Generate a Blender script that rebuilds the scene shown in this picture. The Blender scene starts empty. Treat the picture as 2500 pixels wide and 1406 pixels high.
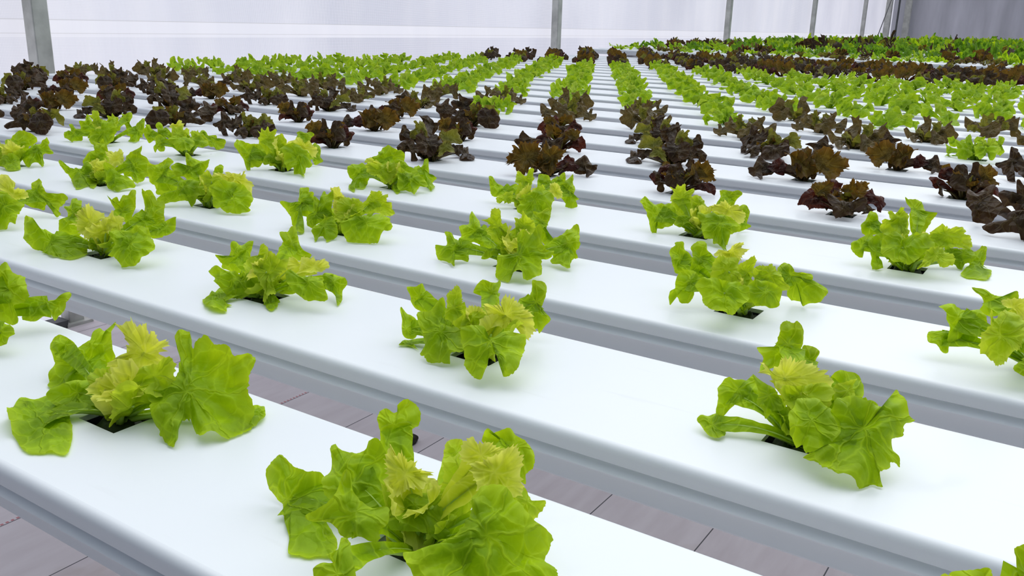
import bpy, bmesh, math, random
from mathutils import Vector, Matrix, noise

U = 0.2            # one unit = the pitch of the gullies, 20 cm
H0 = 0.92          # height of the gully tops above the floor
def W(x, y, z=0.0): return Vector((x*U, y*U, H0 + z*U))

sc = bpy.context.scene
C = sc.collection
sc.view_settings.view_transform = 'Standard'
sc.view_settings.look = 'None'
sc.view_settings.gamma = 1.0
sc.view_settings.use_curve_mapping = False
sc.view_settings.exposure = 0.0
cy = sc.cycles
cy.max_bounces = 7; cy.diffuse_bounces = 4; cy.glossy_bounces = 2; cy.transmission_bounces = 4; cy.transparent_max_bounces = 6
cy.caustics_reflective = False; cy.caustics_refractive = False

# ------------------------------------------------------------------ materials
def srgb(r, g, b):
    f = lambda c: (c/255/12.92) if c/255 <= .04045 else ((c/255+.055)/1.055)**2.4
    return (f(r), f(g), f(b), 1)
class NT:
    def __init__(s, name):
        s.m = bpy.data.materials.new(name); s.m.use_nodes = True
        s.t = s.m.node_tree; s.t.nodes.clear()
        s.out = s.n('ShaderNodeOutputMaterial')
    def n(s, kind, **kw):
        nd = s.t.nodes.new(kind)
        for k, v in kw.items():
            if k.startswith('i_'):
                key = k[2:]
                key = int(key) if key.isdigit() else key.replace('_', ' ')
                nd.inputs[key].default_value = v
            else: setattr(nd, k, v)
        return nd
    def l(s, a, b): s.t.links.new(a, b)
    def math(s, op, a, b=None, c=None, clamp=False):
        nd = s.n('ShaderNodeMath', operation=op, use_clamp=clamp)
        for i, v in enumerate((a, b, c)):
            if v is None: continue
            if isinstance(v, (int, float)): nd.inputs[i].default_value = v
            else: s.l(v, nd.inputs[i])
        return nd.outputs[0]
    def mix(s, fac, a, b, mode='MIX'):
        nd = s.n('ShaderNodeMix', data_type='RGBA', blend_type=mode)
        for i, v in ((0, fac), (6, a), (7, b)):
            if isinstance(v, (int, float, tuple)): nd.inputs[i].default_value = v
            else: s.l(v, nd.inputs[i])
        return nd.outputs[2]
    def ramp(s, fac, *st):
        nd = s.n('ShaderNodeValToRGB'); e = nd.color_ramp.elements
        while len(e) < len(st): e.new(.5)
        for el, (p, c) in zip(e, st): el.position = p; el.color = c if len(c) == 4 else (*c, 1)
        s.l(fac, nd.inputs[0]); return nd.outputs[0]

def leaf_mat(name, dark, base, vein, edge, trans, rough=.45, bumps=.6, tmix=.47):
    """leaf blade: palmate veins from the blade centre plus a fine net of veins, puckered between them"""
    k = NT(name)
    uv = k.n('ShaderNodeUVMap', uv_map='leaf').outputs[0]
    at = k.n('ShaderNodeAttribute', attribute_name='rim').outputs['Fac']
    oi = k.n('ShaderNodeAttribute', attribute_name='seed').outputs['Fac']
    add = k.n('ShaderNodeCombineXYZ'); k.l(oi, add.inputs[2])
    va = k.n('ShaderNodeVectorMath', operation='ADD'); k.l(uv, va.inputs[0]); k.l(add.outputs[0], va.inputs[1])
    nz = k.n('ShaderNodeTexNoise', i_Scale=11.0, i_Detail=3.5); k.l(va.outputs[0], nz.inputs['Vector'])
    ns = k.n('ShaderNodeVectorMath', operation='MULTIPLY_ADD')
    k.l(nz.outputs['Color'], ns.inputs[0]); ns.inputs[1].default_value = (.075, .075, 0); k.l(va.outputs[0], ns.inputs[2])
    sx = k.n('ShaderNodeSeparateXYZ'); k.l(ns.outputs[0], sx.inputs[0])
    x = k.math('SUBTRACT', sx.outputs[0], .0375); y = k.math('SUBTRACT', sx.outputs[1], .0375)
    ang = k.math('ARCTAN2', y, x)
    rad = k.math('SQRT', k.math('ADD', k.math('MULTIPLY', x, x), k.math('MULTIPLY', y, y)))
    sn = k.math('ABSOLUTE', k.math('SINE', k.math('MULTIPLY', ang, 3.5)))
    d1 = k.math('MULTIPLY', sn, rad)
    main = k.math('SUBTRACT', 1.0, k.math('DIVIDE', d1, k.math('ADD', .013, k.math('MULTIPLY', rad, -.01))), clamp=True)
    v1 = k.n('ShaderNodeTexVoronoi', feature='DISTANCE_TO_EDGE', i_Scale=17.0); k.l(ns.outputs[0], v1.inputs['Vector'])
    v2 = k.n('ShaderNodeTexVoronoi', feature='DISTANCE_TO_EDGE', i_Scale=50.0); k.l(ns.outputs[0], v2.inputs['Vector'])
    net1 = k.math('SUBTRACT', 1.0, k.math('DIVIDE', v1.outputs['Distance'], .055), clamp=True)
    net2 = k.math('SUBTRACT', 1.0, k.math('DIVIDE', v2.outputs['Distance'], .08), clamp=True)
    veins = k.math('MAXIMUM', k.math('MULTIPLY', main, .62), k.math('MAXIMUM', k.math('MULTIPLY', net1, .42), k.math('MULTIPLY', net2, .12)))
    nb = k.n('ShaderNodeTexNoise', i_Scale=7.0, i_Detail=2.0); k.l(va.outputs[0], nb.inputs['Vector'])
    body = k.mix(k.ramp(nb.outputs[0], (.35, (0, 0, 0)), (.65, (1, 1, 1))), dark, base)
    body = k.mix(k.math('MULTIPLY', k.math('POWER', at, 3.0), .6), body, edge)
    body = k.mix(k.math('MULTIPLY', v1.outputs['Distance'], 1.1, clamp=True), body, dark)  # darker between the paler veins, with blister shading painted into the colour
    col = k.mix(veins, body, vein)
    h = k.math('ADD', k.math('MULTIPLY', k.math('MINIMUM', v1.outputs['Distance'], .3), 1.6), k.math('MULTIPLY', nz.outputs[0], .4))
    h = k.math('SUBTRACT', h, k.math('MULTIPLY', main, .3))
    bp = k.n('ShaderNodeBump', i_Strength=bumps, i_Distance=.004); k.l(h, bp.inputs['Height'])
    p = k.n('ShaderNodeBsdfPrincipled', i_Roughness=rough); p.inputs['Specular IOR Level'].default_value = .2
    k.l(col, p.inputs['Base Color']); k.l(bp.outputs[0], p.inputs['Normal'])
    tr = k.n('ShaderNodeBsdfTranslucent'); k.l(bp.outputs[0], tr.inputs['Normal'])
    k.l(k.mix(1.0, col, trans, 'MULTIPLY'), tr.inputs[0])
    ms = k.n('ShaderNodeMixShader', i_0=tmix); k.l(p.outputs[0], ms.inputs[1]); k.l(tr.outputs[0], ms.inputs[2])
    k.l(ms.outputs[0], k.out.inputs[0])
    return k.m

M = {}
M['g_o'] = leaf_mat('green leaf', (.19,.335,.0,1), (.34,.52,.001,1), (.50,.69,.03,1), (.54,.70,.03,1), (1.5,1.4,.6,1))
M['g_l'] = leaf_mat('light green leaf', (.30,.46,.002,1), (.45,.62,.006,1), (.58,.74,.05,1), (.70,.80,.09,1), (1.4,1.3,.8,1))
M['g_h'] = leaf_mat('yellow heart leaf', (.60,.69,.015,1), (.77,.82,.06,1), (.83,.87,.14,1), (.94,.93,.32,1), (1.2,1.15,1,1), bumps=.35)
M['m_o'] = leaf_mat('bright young leaf', (.24,.42,.001,1), (.38,.57,.004,1), (.50,.67,.04,1), (.52,.68,.03,1), (1.3,1.25,1,1))
M['m_l'] = leaf_mat('bright young inner leaf', (.23,.40,.006,1), (.34,.53,.015,1), (.46,.64,.07,1), (.46,.62,.07,1), (1.3,1.25,1,1))
M['m_h'] = leaf_mat('bright young heart leaf', (.32,.48,.015,1), (.44,.60,.035,1), (.54,.68,.09,1), (.60,.72,.12,1), (1.2,1.15,1,1))
M['r_r'] = leaf_mat('maroon leaf', (.030,.010,.008,1), (.085,.020,.012,1), (.15,.06,.035,1), (.05,.012,.012,1), (1.6,1.0,.7,1), rough=.36, tmix=.3)
M['r_k'] = leaf_mat('dark olive maroon leaf', (.030,.018,.010,1), (.075,.045,.018,1), (.13,.10,.045,1), (.05,.022,.014,1), (1.4,1.1,.7,1), rough=.36, tmix=.3)
M['r_b'] = leaf_mat('bronze inner leaf', (.075,.055,.008,1), (.17,.12,.018,1), (.26,.21,.05,1), (.17,.075,.02,1), (1.5,1.15,.6,1), rough=.4, tmix=.4)
M['b_o'] = leaf_mat('olive bronze leaf', (.075,.055,.016,1), (.15,.115,.032,1), (.24,.20,.09,1), (.13,.075,.035,1), (1.3,1.1,.7,1), rough=.4, tmix=.35)
M['b_l'] = leaf_mat('olive green inner leaf', (.13,.14,.015,1), (.24,.25,.03,1), (.34,.36,.09,1), (.24,.18,.05,1), (1.3,1.2,.7,1), rough=.4, tmix=.4)
M['d_o'] = leaf_mat('deep green leaf', (.075,.20,.003,1), (.18,.37,.008,1), (.25,.42,.05,1), (.22,.38,.03,1), (1.2,1.2,.8,1), rough=.45)
M['d_l'] = leaf_mat('deep green inner leaf', (.10,.24,.01,1), (.20,.38,.02,1), (.30,.48,.06,1), (.28,.46,.05,1), (1.2,1.2,.8,1), rough=.45)
PAL = {'g': dict(o='g_o', l='g_l', h='g_h', r='g_o', b='g_l', k='g_o'),
       'm': dict(o='m_o', l='m_l', h='m_h', r='m_o', b='m_l', k='m_o'),
       'r': dict(o='r_k', l='b_l', h='b_l', r='r_r', b='r_b', k='r_k'),
       'b': dict(o='b_o', l='b_l', h='b_l', r='b_o', b='b_l', k='b_o'),
       'd': dict(o='d_o', l='d_l', h='g_o', r='d_o', b='d_l', k='d_o')}

def simple(name, col, rough=.5, spec=.5, noise_amt=0, nscale=8, bump=0, col2=None, metallic=0):
    k = NT(name)
    p = k.n('ShaderNodeBsdfPrincipled', i_Roughness=rough, i_Metallic=metallic); p.inputs['Specular IOR Level'].default_value = spec
    tc = k.n('ShaderNodeTexCoord').outputs['Object']
    nz = k.n('ShaderNodeTexNoise', i_Scale=nscale, i_Detail=5.0); k.l(tc, nz.inputs['Vector'])
    c2 = col2 or tuple(c*(1-noise_amt) for c in col[:3]) + (1,)
    k.l(k.mix(k.ramp(nz.outputs[0], (.35, (0,0,0)), (.65, (1,1,1))), col, c2), p.inputs['Base Color'])
    if bump:
        bp = k.n('ShaderNodeBump', i_Strength=bump, i_Distance=.003); k.l(nz.outputs[0], bp.inputs['Height']); k.l(bp.outputs[0], p.inputs['Normal'])
    k.l(p.outputs[0], k.out.inputs[0]); return k.m

def gully_mat():
    k = NT('white gully plastic')
    p = k.n('ShaderNodeBsdfPrincipled', i_Roughness=.33); p.inputs['Specular IOR Level'].default_value = .45
    tc = k.n('ShaderNodeTexCoord').outputs['Object']
    nz = k.n('ShaderNodeTexNoise', i_Scale=5.0, i_Detail=4.0); k.l(tc, nz.inputs['Vector'])
    base = k.mix(k.ramp(nz.outputs[0], (.3, (0,0,0)), (.7, (1,1,1))), (.80,.845,.875,1), (.83,.87,.895,1))
    v = k.n('ShaderNodeTexVoronoi', i_Scale=9.0); k.l(tc, v.inputs['Vector'])          # scattered specks of dirt
    vr = k.n('ShaderNodeSeparateColor'); k.l(v.outputs['Color'], vr.inputs[0])
    sp = k.math('MULTIPLY', k.math('LESS_THAN', v.outputs['Distance'], .012), k.math('GREATER_THAN', vr.outputs[0], .55))
    mp = k.n('ShaderNodeMapping'); mp.inputs['Scale'].default_value = (1.2, 14, 14); k.l(tc, mp.inputs[0])
    sm = k.n('ShaderNodeTexNoise', i_Scale=6.0, i_Detail=3.0); k.l(mp.outputs[0], sm.inputs['Vector'])
    smf = k.ramp(sm.outputs[0], (.66, (0,0,0)), (.78, (.22,.22,.22)))
    c = k.mix(smf, base, (.62,.64,.62,1)); c = k.mix(sp, c, (.25,.26,.24,1))
    k.l(c, p.inputs['Base Color'])
    k.l(k.math('ADD', .27, k.math('MULTIPLY', nz.outputs[0], .2)), p.inputs['Roughness'])
    k.l(p.outputs[0], k.out.inputs[0]); return k.m
M['gully'] = gully_mat()
M['galv'] = simple('galvanised steel', (.62,.63,.58,1), .5, .5, .3, 14, .1, metallic=.25)
M['galvd'] = simple('dull dark steel', (.10,.11,.11,1), .5, .4, .3, 14, metallic=.3)
M['beam'] = simple('bench steel', (.42,.42,.44,1), .5, .5, .2, 10, metallic=.2)
M['plug'] = simple('damp black growing plug', (.010,.016,.007,1), .75, .3, 0, 60, .6, (.03,.05,.01,1))
M['stalk'] = simple('pale green stalk', (.46,.66,.10,1), .4, .4, .2, 20)
M['rstalk'] = simple('reddish stalk', (.20,.15,.05,1), .4, .4, .3, 20)
M['soil'] = simple('dark soil clod', (.04,.035,.03,1), .9, .2, .4, 40, .6)
M['wire'] = simple('dark wire', (.08,.08,.085,1), .5, .4, 0)
M['out'] = simple('grey outbuilding cladding', (.30,.29,.33,1), .8, .2, .25, 1.2)
M['hedge'] = simple('outside hedge', (.06,.13,.05,1), .8, .2, .5, 3.0)

def wall_mat():
    """white reinforced greenhouse film: fine woven scrim, plain overlapped seam band, soft creases"""
    k = NT('white woven film')
    tc = k.n('ShaderNodeTexCoord').outputs['Object']
    s = k.n('ShaderNodeSeparateXYZ'); k.l(tc, s.inputs[0])
    gy = k.math('FRACT', k.math('MULTIPLY', s.outputs[1], 1/.0052)); gz = k.math('FRACT', k.math('MULTIPLY', s.outputs[2], 1/.0052))
    line = k.math('MAXIMUM', k.math('LESS_THAN', gy, .34), k.math('LESS_THAN', gz, .34))
    zl, zh = H0+.48*U, H0+.78*U
    band = k.math('MULTIPLY', k.math('GREATER_THAN', s.outputs[2], zl), k.math('LESS_THAN', s.outputs[2], zh))
    edge = k.math('MAXIMUM', k.math('LESS_THAN', k.math('ABSOLUTE', k.math('SUBTRACT', s.outputs[2], zh)), .0022),
                  k.math('LESS_THAN', k.math('ABSOLUTE', k.math('SUBTRACT', s.outputs[2], zl+.014)), .0015))
    mp = k.n('ShaderNodeMapping'); mp.inputs['Scale'].default_value = (1, 5, .8); k.l(tc, mp.inputs[0])
    n1 = k.n('ShaderNodeTexNoise', i_Scale=1.3, i_Detail=4.0); k.l(mp.outputs[0], n1.inputs['Vector'])
    n2 = k.n('ShaderNodeTexNoise', i_Scale=.8, i_Detail=2.0); k.l(tc, n2.inputs['Vector'])
    near = k.math('MULTIPLY', k.ramp(n2.outputs[0], (.38, (.35,.35,.35)), (.6, (1,1,1))), k.math('SUBTRACT', 1.0, band))
    base = k.mix(k.ramp(n1.outputs[0], (.3, (0,0,0)), (.7, (1,1,1))), (.80,.80,.88,1), (.87,.86,.92,1))
    c = k.mix(k.math('MULTIPLY', k.math('MULTIPLY', line, near), .8), base, (.45,.46,.56,1))
    c = k.mix(k.math('MULTIPLY', band, .5), c, (.83,.82,.88,1))
    c = k.mix(k.math('MULTIPLY', edge, .35), c, (.5,.49,.5,1))
    bp = k.n('ShaderNodeBump', i_Strength=.6, i_Distance=.02); k.l(n1.outputs[0], bp.inputs['Height'])
    p = k.n('ShaderNodeBsdfPrincipled', i_Roughness=.35); k.l(c, p.inputs['Base Color']); k.l(bp.outputs[0], p.inputs['Normal'])
    t = k.n('ShaderNodeBsdfTranslucent'); k.l(c, t.inputs[0])
    m = k.n('ShaderNodeMixShader', i_0=.55); k.l(p.outputs[0], m.inputs[1]); k.l(t.outputs[0], m.inputs[2])
    k.l(m.outputs[0], k.out.inputs[0]); return k.m
M['wall'] = wall_mat()
def clear_mat():
    """clear plastic film with smears; what is outside shows through"""
    k = NT('clear plastic film')
    tc = k.n('ShaderNodeTexCoord').outputs['Object']
    mp = k.n('ShaderNodeMapping'); mp.inputs['Scale'].default_value = (3, 1, .5); k.l(tc, mp.inputs[0])
    n1 = k.n('ShaderNodeTexNoise', i_Scale=1.6, i_Detail=5.0); k.l(mp.outputs[0], n1.inputs['Vector'])
    p = k.n('ShaderNodeBsdfPrincipled', i_Roughness=.2); p.inputs['Base Color'].default_value = (.78,.78,.84,1)
    t = k.n('ShaderNodeBsdfTransparent')
    m = k.n('ShaderNodeMixShader'); k.l(k.ramp(n1.outputs[0], (.35, (.55,.55,.55)), (.75, (.85,.85,.85))), m.inputs[0])
    k.l(t.outputs[0], m.inputs[1]); k.l(p.outputs[0], m.inputs[2]); k.l(m.outputs[0], k.out.inputs[0]); return k.m
M['clear'] = clear_mat()
def floor_mat():
    """pale pinkish grey boards laid away from the camera, dark joints, one red stitched line in places"""
    k = NT('pale floor boards')
    tc = k.n('ShaderNodeTexCoord').outputs['Object']
    s = k.n('ShaderNodeSeparateXYZ'); k.l(tc, s.inputs[0])
    u = k.math('DIVIDE', k.math('ADD', s.outputs[0], 1.687*U+.5*1.31*U+120*1.31*U), 1.31*U)
    fr = k.math('FRACT', u)
    joint = k.math('GREATER_THAN', k.math('ABSOLUTE', k.math('SUBTRACT', fr, .5)), .4945)
    idx = k.math('FLOOR', u)
    wn = k.n('ShaderNodeTexWhiteNoise', noise_dimensions='1D'); k.l(idx, wn.inputs['W'])
    mp = k.n('ShaderNodeMapping'); mp.inputs['Scale'].default_value = (6, 1.0, 1); k.l(tc, mp.inputs[0])
    n1 = k.n('ShaderNodeTexNoise', i_Scale=4, i_Detail=6.0); k.l(mp.outputs[0], n1.inputs['Vector'])
    n2 = k.n('ShaderNodeTexNoise', i_Scale=7, i_Detail=3.0); k.l(tc, n2.inputs['Vector'])
    c = k.mix(k.ramp(n1.outputs[0], (.3, (0,0,0)), (.7, (1,1,1))), (.56,.50,.52,1), (.66,.61,.63,1))
    c = k.mix(k.math('MULTIPLY', wn.outputs[0], .35), c, (.70,.66,.67,1))
    c = k.mix(k.ramp(n2.outputs[0], (.62, (0,0,0)), (.74, (.35,.35,.35))), c, (.42,.34,.30,1))
    c = k.mix(joint, c, (.05,.05,.06,1))
    dash = k.math('GREATER_THAN', k.math('FRACT', k.math('MULTIPLY', s.outputs[1], 1/.012)), .45)
    red = k.math('LESS_THAN', k.math('ABSOLUTE', k.math('SUBTRACT', s.outputs[0], -7.61*U)), .0035)
    c = k.mix(k.math('MULTIPLY', red, k.math('MULTIPLY', dash, .8)), c, (.45,.06,.07,1))
    p = k.n('ShaderNodeBsdfPrincipled', i_Roughness=.5); k.l(c, p.inputs['Base Color'])
    k.l(p.outputs[0], k.out.inputs[0]); return k.m
M['floor'] = floor_mat()

# ------------------------------------------------------------------ object helpers
def link(name, me, parent=None, loc=None):
    o = bpy.data.objects.new(name, me); C.objects.link(o)
    if parent: o.parent = parent
    if loc is not None: o.location = loc
    return o
def tag(o, label=None, cat=None, group=None, kind=None):
    for k, v in (('label', label), ('category', cat), ('group', group), ('kind', kind)):
        if v: o[k] = v
    return o
def mesh(name, verts, faces, mats, midx=None, smooth=True):
    me = bpy.data.meshes.new(name); me.from_pydata(verts, [], faces)
    for m in mats: me.materials.append(m)
    if midx: me.polygons.foreach_set('material_index', midx)
    if smooth: me.polygons.foreach_set('use_smooth', [True]*len(me.polygons))
    me.update(); return me
def box(x0, x1, y0, y1, z0, z1, V=None, F=None):
    V = [] if V is None else V; F = [] if F is None else F; b = len(V)
    V += [(x, y, z) for z in (z0, z1) for x, y in ((x0,y0),(x1,y0),(x1,y1),(x0,y1))]
    F += [tuple(b+i for i in q) for q in ((3,2,1,0),(4,5,6,7),(0,1,5,4),(1,2,6,5),(2,3,7,6),(3,0,4,7))]
    return V, F
def tube(path, radii, n=8, V=None, F=None):
    V = [] if V is None else V; F = [] if F is None else F; b = len(V)
    for i, p in enumerate(path):
        p = Vector(p); t = (Vector(path[min(i+1, len(path)-1)]) - Vector(path[max(i-1, 0)])).normalized()
        a = t.cross(Vector((0, 0, 1)));
        if a.length < .1: a = t.cross(Vector((1, 0, 0)))
        a.normalize(); c = t.cross(a)
        V += [tuple(p + (a*math.cos(q) + c*math.sin(q))*radii[i]) for q in [2*math.pi*j/n for j in range(n)]]
    for i in range(len(path)-1):
        for j in range(n): F.append((b+i*n+j, b+i*n+(j+1)%n, b+(i+1)*n+(j+1)%n, b+(i+1)*n+j))
    F.append(tuple(b+j for j in range(n))[::-1]); F.append(tuple(b+(len(path)-1)*n+j for j in range(n)))
    return V, F
PLANTS = {
 'A': ((0,0),[
  ('o',(-118,-115,6),[(-287,-88,6),(-248,-70,6),(-248,-35,6),(-252,4,6),(-121,-58,6),(-16,-110,6),(60,-160,6),(93,-192,6),(60,-203,6),(41,-223,6),(4,-235,6),(-93,-208,6),(-189,-168,6)]),
  ('o',(-130,-22,35),[(-192,-65,31),(-178,-35,50),(-142,0,61),(-107,35,73),(-63,41,54),(-27,28,23),(-71,6,27),(-110,-25,22),(-113,-63,6),(-165,-68,14)]),
  ('o',(-286,105,47),[(-273,183,142),(-259,163,101),(-231,149,58),(-210,137,25),(-219,117,6),(-219,81,6),(-248,59,6),(-265,11,6),(-254,-31,6),(-331,14,6),(-356,52,35),(-363,65,59),(-337,99,82),(-314,128,102),(-313,151,132),(-280,164,121)]),
  ('o',(-391,94,68),[(-421,80,74),(-410,103,97),(-365,116,75),(-372,92,49),(-386,67,28)]),
  ('h',(-20,98,135),[(-85,90,189),(-66,114,208),(-45,115,189),(-33,127,195),(-18,124,176),(-5,136,181),(7,130,160),(29,144,160),(30,133,141),(39,119,109),(24,97,90),(-4,76,85),(-40,61,97),(-63,49,101),(-55,69,124),(-54,83,148),(-61,94,171)]),
  ('h',(33,-12,80),[(-11,-26,90),(-10,-2,106),(24,7,98),(30,17,103),(59,10,84),(94,25,80),(97,4,64),(58,-20,64),(46,-40,55),(22,-53,56),(10,-33,76)]),
  ('l',(82,55,108),[(42,16,94),(49,49,123),(80,73,128),(99,96,140),(118,94,125),(130,74,97),(145,60,73),(110,34,68),(67,21,83)]),
  ('o',(173,89,76),[(48,143,181),(76,168,187),(109,149,155),(117,171,169),(127,187,176),(157,185,160),(193,199,153),(214,196,139),(244,219,143),(262,216,132),(265,189,109),(279,169,87),(305,157,65),(312,134,44),(333,119,23),(327,100,12),(316,67,6),(283,64,6),(285,33,6),(240,43,9),(214,53,28),(196,37,25),(210,18,6),(257,-29,6),(235,-33,6),(188,-12,6),(145,4,24),(116,19,48),(92,31,70),(115,54,76),(132,82,90),(110,106,119),(81,126,150)]),
  ('o',(270,189,6),[(200,214,6),(225,232,6),(261,231,6),(300,197,6),(314,154,6),(304,128,6),(248,173,6)]),
 ]),
 'B': ((0,1),[
  ('o',(-284,-50,27),[(-350,-26,96),(-337,-24,89),(-315,-22,77),(-294,-19,67),(-272,-7,64),(-248,3,59),(-228,0,43),(-222,-15,23),(-223,-29,8),(-187,-58,6),(-159,-72,6),(-124,-91,6),(-100,-122,6),(-96,-139,6),(-131,-160,6),(-159,-179,6),(-174,-170,6),(-198,-144,6),(-226,-121,6),(-276,-87,6),(-299,-66,20),(-317,-65,34),(-344,-63,52),(-361,-54,74),(-360,-39,89)]),
  ('o',(-162,-2,80),[(-235,19,138),(-222,19,130),(-184,31,121),(-173,46,128),(-176,58,139),(-157,71,140),(-125,58,112),(-106,39,86),(-103,24,71),(-88,14,55),(-97,-3,45),(-118,-21,41),(-143,-38,40),(-168,-47,45),(-196,-46,60),(-217,-32,84),(-216,-15,97),(-228,1,118),(-239,9,132)]),
  ('o',(-149,110,159),[(-185,100,187),(-175,109,193),(-162,114,186),(-153,121,188),(-157,124,200),(-147,136,212),(-134,142,207),(-122,145,197),(-113,145,185),(-111,136,163),(-119,128,157),(-125,114,138),(-126,102,113),(-131,96,106),(-146,81,96),(-164,80,117),(-174,88,148),(-185,93,173)]),
  ('o',(-40,-137,106),[(-90,-92,165),(-80,-93,159),(-66,-106,142),(-43,-110,128),(-20,-105,121),(-2,-91,123),(8,-91,119),(19,-107,102),(11,-123,94),(18,-128,86),(11,-140,81),(-22,-151,88),(-35,-163,85),(-67,-162,101),(-100,-180,102),(-110,-179,107),(-99,-164,114),(-85,-142,124),(-83,-124,137),(-95,-104,158)]),
  ('o',(15,-234,85),[(-4,-201,116),(10,-196,113),(27,-209,97),(50,-225,77),(58,-250,58),(35,-267,55),(10,-271,62),(-11,-259,79),(-4,-244,86),(11,-230,89)]),
  ('h',(-46,16,129),[(-80,22,172),(-70,17,155),(-60,28,161),(-48,28,149),(-36,35,149),(-29,32,137),(-5,43,131),(-8,35,120),(-6,25,103),(-24,16,106),(-35,3,98),(-46,-8,91),(-62,-12,101),(-71,-4,122),(-77,3,139),(-85,9,156)]),
  ('o',(6,-6,77),[(-35,-9,95),(-20,11,103),(5,26,103),(26,31,97),(43,18,78),(54,4,62),(81,1,46),(64,-17,41),(44,-22,46),(23,-31,49),(0,-44,50),(-18,-56,49),(-33,-49,62),(-21,-34,68),(-23,-20,80)]),
  ('l',(-54,196,90),[(-81,183,97),(-80,195,115),(-58,210,118),(-48,211,107),(-40,204,88),(-43,191,69),(-63,177,69),(-75,175,78)]),
  ('l',(37,83,96),[(-6,88,136),(16,110,145),(49,125,138),(70,118,114),(77,96,81),(68,74,60),(61,51,38),(36,40,43),(17,44,63),(6,53,83),(5,75,111)]),
  ('h',(91,73,178),[(55,69,198),(64,82,207),(78,82,197),(94,94,200),(107,96,192),(122,104,191),(123,91,175),(113,77,167),(95,60,161),(77,55,168),(59,52,177)]),
  ('h',(139,51,171),[(97,35,183),(117,53,189),(133,71,198),(148,91,211),(158,93,206),(170,90,193),(174,75,172),(189,66,149),(186,54,138),(161,40,141),(138,25,140),(119,22,151),(107,27,166)]),
  ('o',(49,246,113),[(-9,217,125),(-10,228,144),(-5,235,149),(4,234,140),(30,258,152),(45,260,139),(67,267,128),(86,268,109),(93,262,93),(93,254,79),(85,242,69),(90,234,51),(70,230,64),(39,232,101),(13,223,112)]),
  ('l',(167,117,94),[(142,122,119),(158,126,111),(173,121,94),(195,136,96),(197,129,85),(189,109,67),(177,107,74),(169,114,88),(151,105,91),(143,113,107)]),
  ('o',(196,-58,109),[(137,-19,158),(149,4,169),(182,17,164),(209,13,150),(221,12,144),(250,9,130),(281,18,124),(286,4,113),(290,-20,97),(310,-18,91),(319,-24,83),(337,-36,69),(323,-74,53),(257,-128,45),(163,-179,48),(124,-164,71),(85,-148,95),(117,-121,99),(132,-98,108),(142,-81,115),(148,-63,124),(150,-40,139)]),
 ]),
 'C': ((1,2),[
  ('o',(-166,-4,79),[(-206,-15,90),(-197,13,107),(-176,19,102),(-153,34,102),(-144,57,116),(-124,51,102),(-105,39,84),(-94,21,65),(-114,12,68),(-140,-6,66),(-160,-32,56),(-172,-64,38),(-188,-61,48),(-196,-34,71)]),
  ('o',(-184,-87,21),[(-223,-97,31),(-209,-75,41),(-190,-58,45),(-174,-60,36),(-158,-70,22),(-149,-93,6),(-155,-124,6),(-179,-124,6),(-204,-110,14)]),
  ('o',(-73,-35,104),[(-121,-21,149),(-87,-20,129),(-66,-16,119),(-49,-22,102),(-36,-35,80),(-52,-46,80),(-62,-67,65),(-72,-59,79),(-91,-55,96),(-95,-40,113)]),
  ('o',(-111,252,142),[(-131,270,206),(-113,280,201),(-105,287,207),(-86,292,190),(-80,279,156),(-77,262,114),(-69,256,92),(-99,233,85),(-135,212,90),(-169,183,76),(-165,202,108),(-181,205,137),(-146,229,141),(-143,244,167),(-143,257,196)]),
  ('o',(-64,295,107),[(-86,296,137),(-65,309,136),(-49,313,124),(-51,301,101),(-45,293,75),(-63,280,75),(-82,284,106)]),
  ('h',(-58,35,135),[(-114,1,135),(-115,17,153),(-94,24,146),(-80,46,160),(-79,58,172),(-61,58,160),(-46,68,161),(-33,86,170),(-10,89,159),(9,84,142),(30,81,124),(32,62,104),(2,38,98),(-24,21,97),(-54,11,106),(-81,10,124)]),
  ('l',(-7,10,112),[(-56,-9,126),(-25,11,127),(0,32,133),(33,54,134),(49,43,109),(37,10,77),(6,-10,76),(-21,-24,80),(-43,-21,100)]),
  ('o',(58,171,94),[(16,148,98),(26,173,124),(50,196,133),(80,208,124),(100,203,101),(102,183,74),(92,174,71),(67,160,72),(51,141,61),(24,131,71)]),
  ('l',(88,41,130),[(61,40,146),(81,59,152),(99,75,157),(95,58,142),(105,48,125),(94,26,110),(74,13,110),(66,24,126)]),
  ('o',(51,-106,98),[(8,-76,140),(46,-51,141),(82,-50,125),(105,-70,100),(108,-103,75),(88,-139,58),(73,-155,54),(60,-166,52),(50,-150,67),(40,-163,62),(18,-154,79),(-1,-129,105),(6,-101,122)]),
  ('o',(155,-64,96),[(85,-38,147),(116,-21,146),(148,-19,132),(182,6,135),(191,32,150),(195,58,167),(213,47,151),(237,19,119),(250,24,118),(231,0,109),(235,-23,90),(217,-40,86),(241,-70,55),(248,-81,44),(227,-88,48),(226,-106,37),(211,-121,32),(229,-140,12),(210,-153,12),(193,-180,6),(165,-171,18),(113,-186,29),(93,-180,42),(62,-186,51),(90,-150,64),(90,-116,88),(83,-74,121)]),
  ('o',(136,98,96),[(121,88,95),(131,103,103),(149,106,96),(156,97,85),(138,85,84)]),
 ]),
 'D': ((1,1),[
  ('o',(-232,-57,52),[(-277,-37,104),(-254,-37,88),(-224,-30,76),(-207,-41,53),(-201,-59,29),(-217,-75,23),(-235,-79,30),(-257,-56,71),(-274,-45,94)]),
  ('o',(-230,-60,6),[(-242,-86,6),(-244,-50,10),(-230,-38,12),(-200,-71,6),(-160,-97,6),(-188,-86,6),(-212,-88,6),(-233,-100,6)]),
  ('o',(-280,57,112),[(-323,46,139),(-300,62,141),(-287,78,152),(-273,75,134),(-252,72,106),(-235,74,91),(-240,57,69),(-256,46,69),(-279,37,77),(-297,36,96),(-305,42,113)]),
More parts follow.
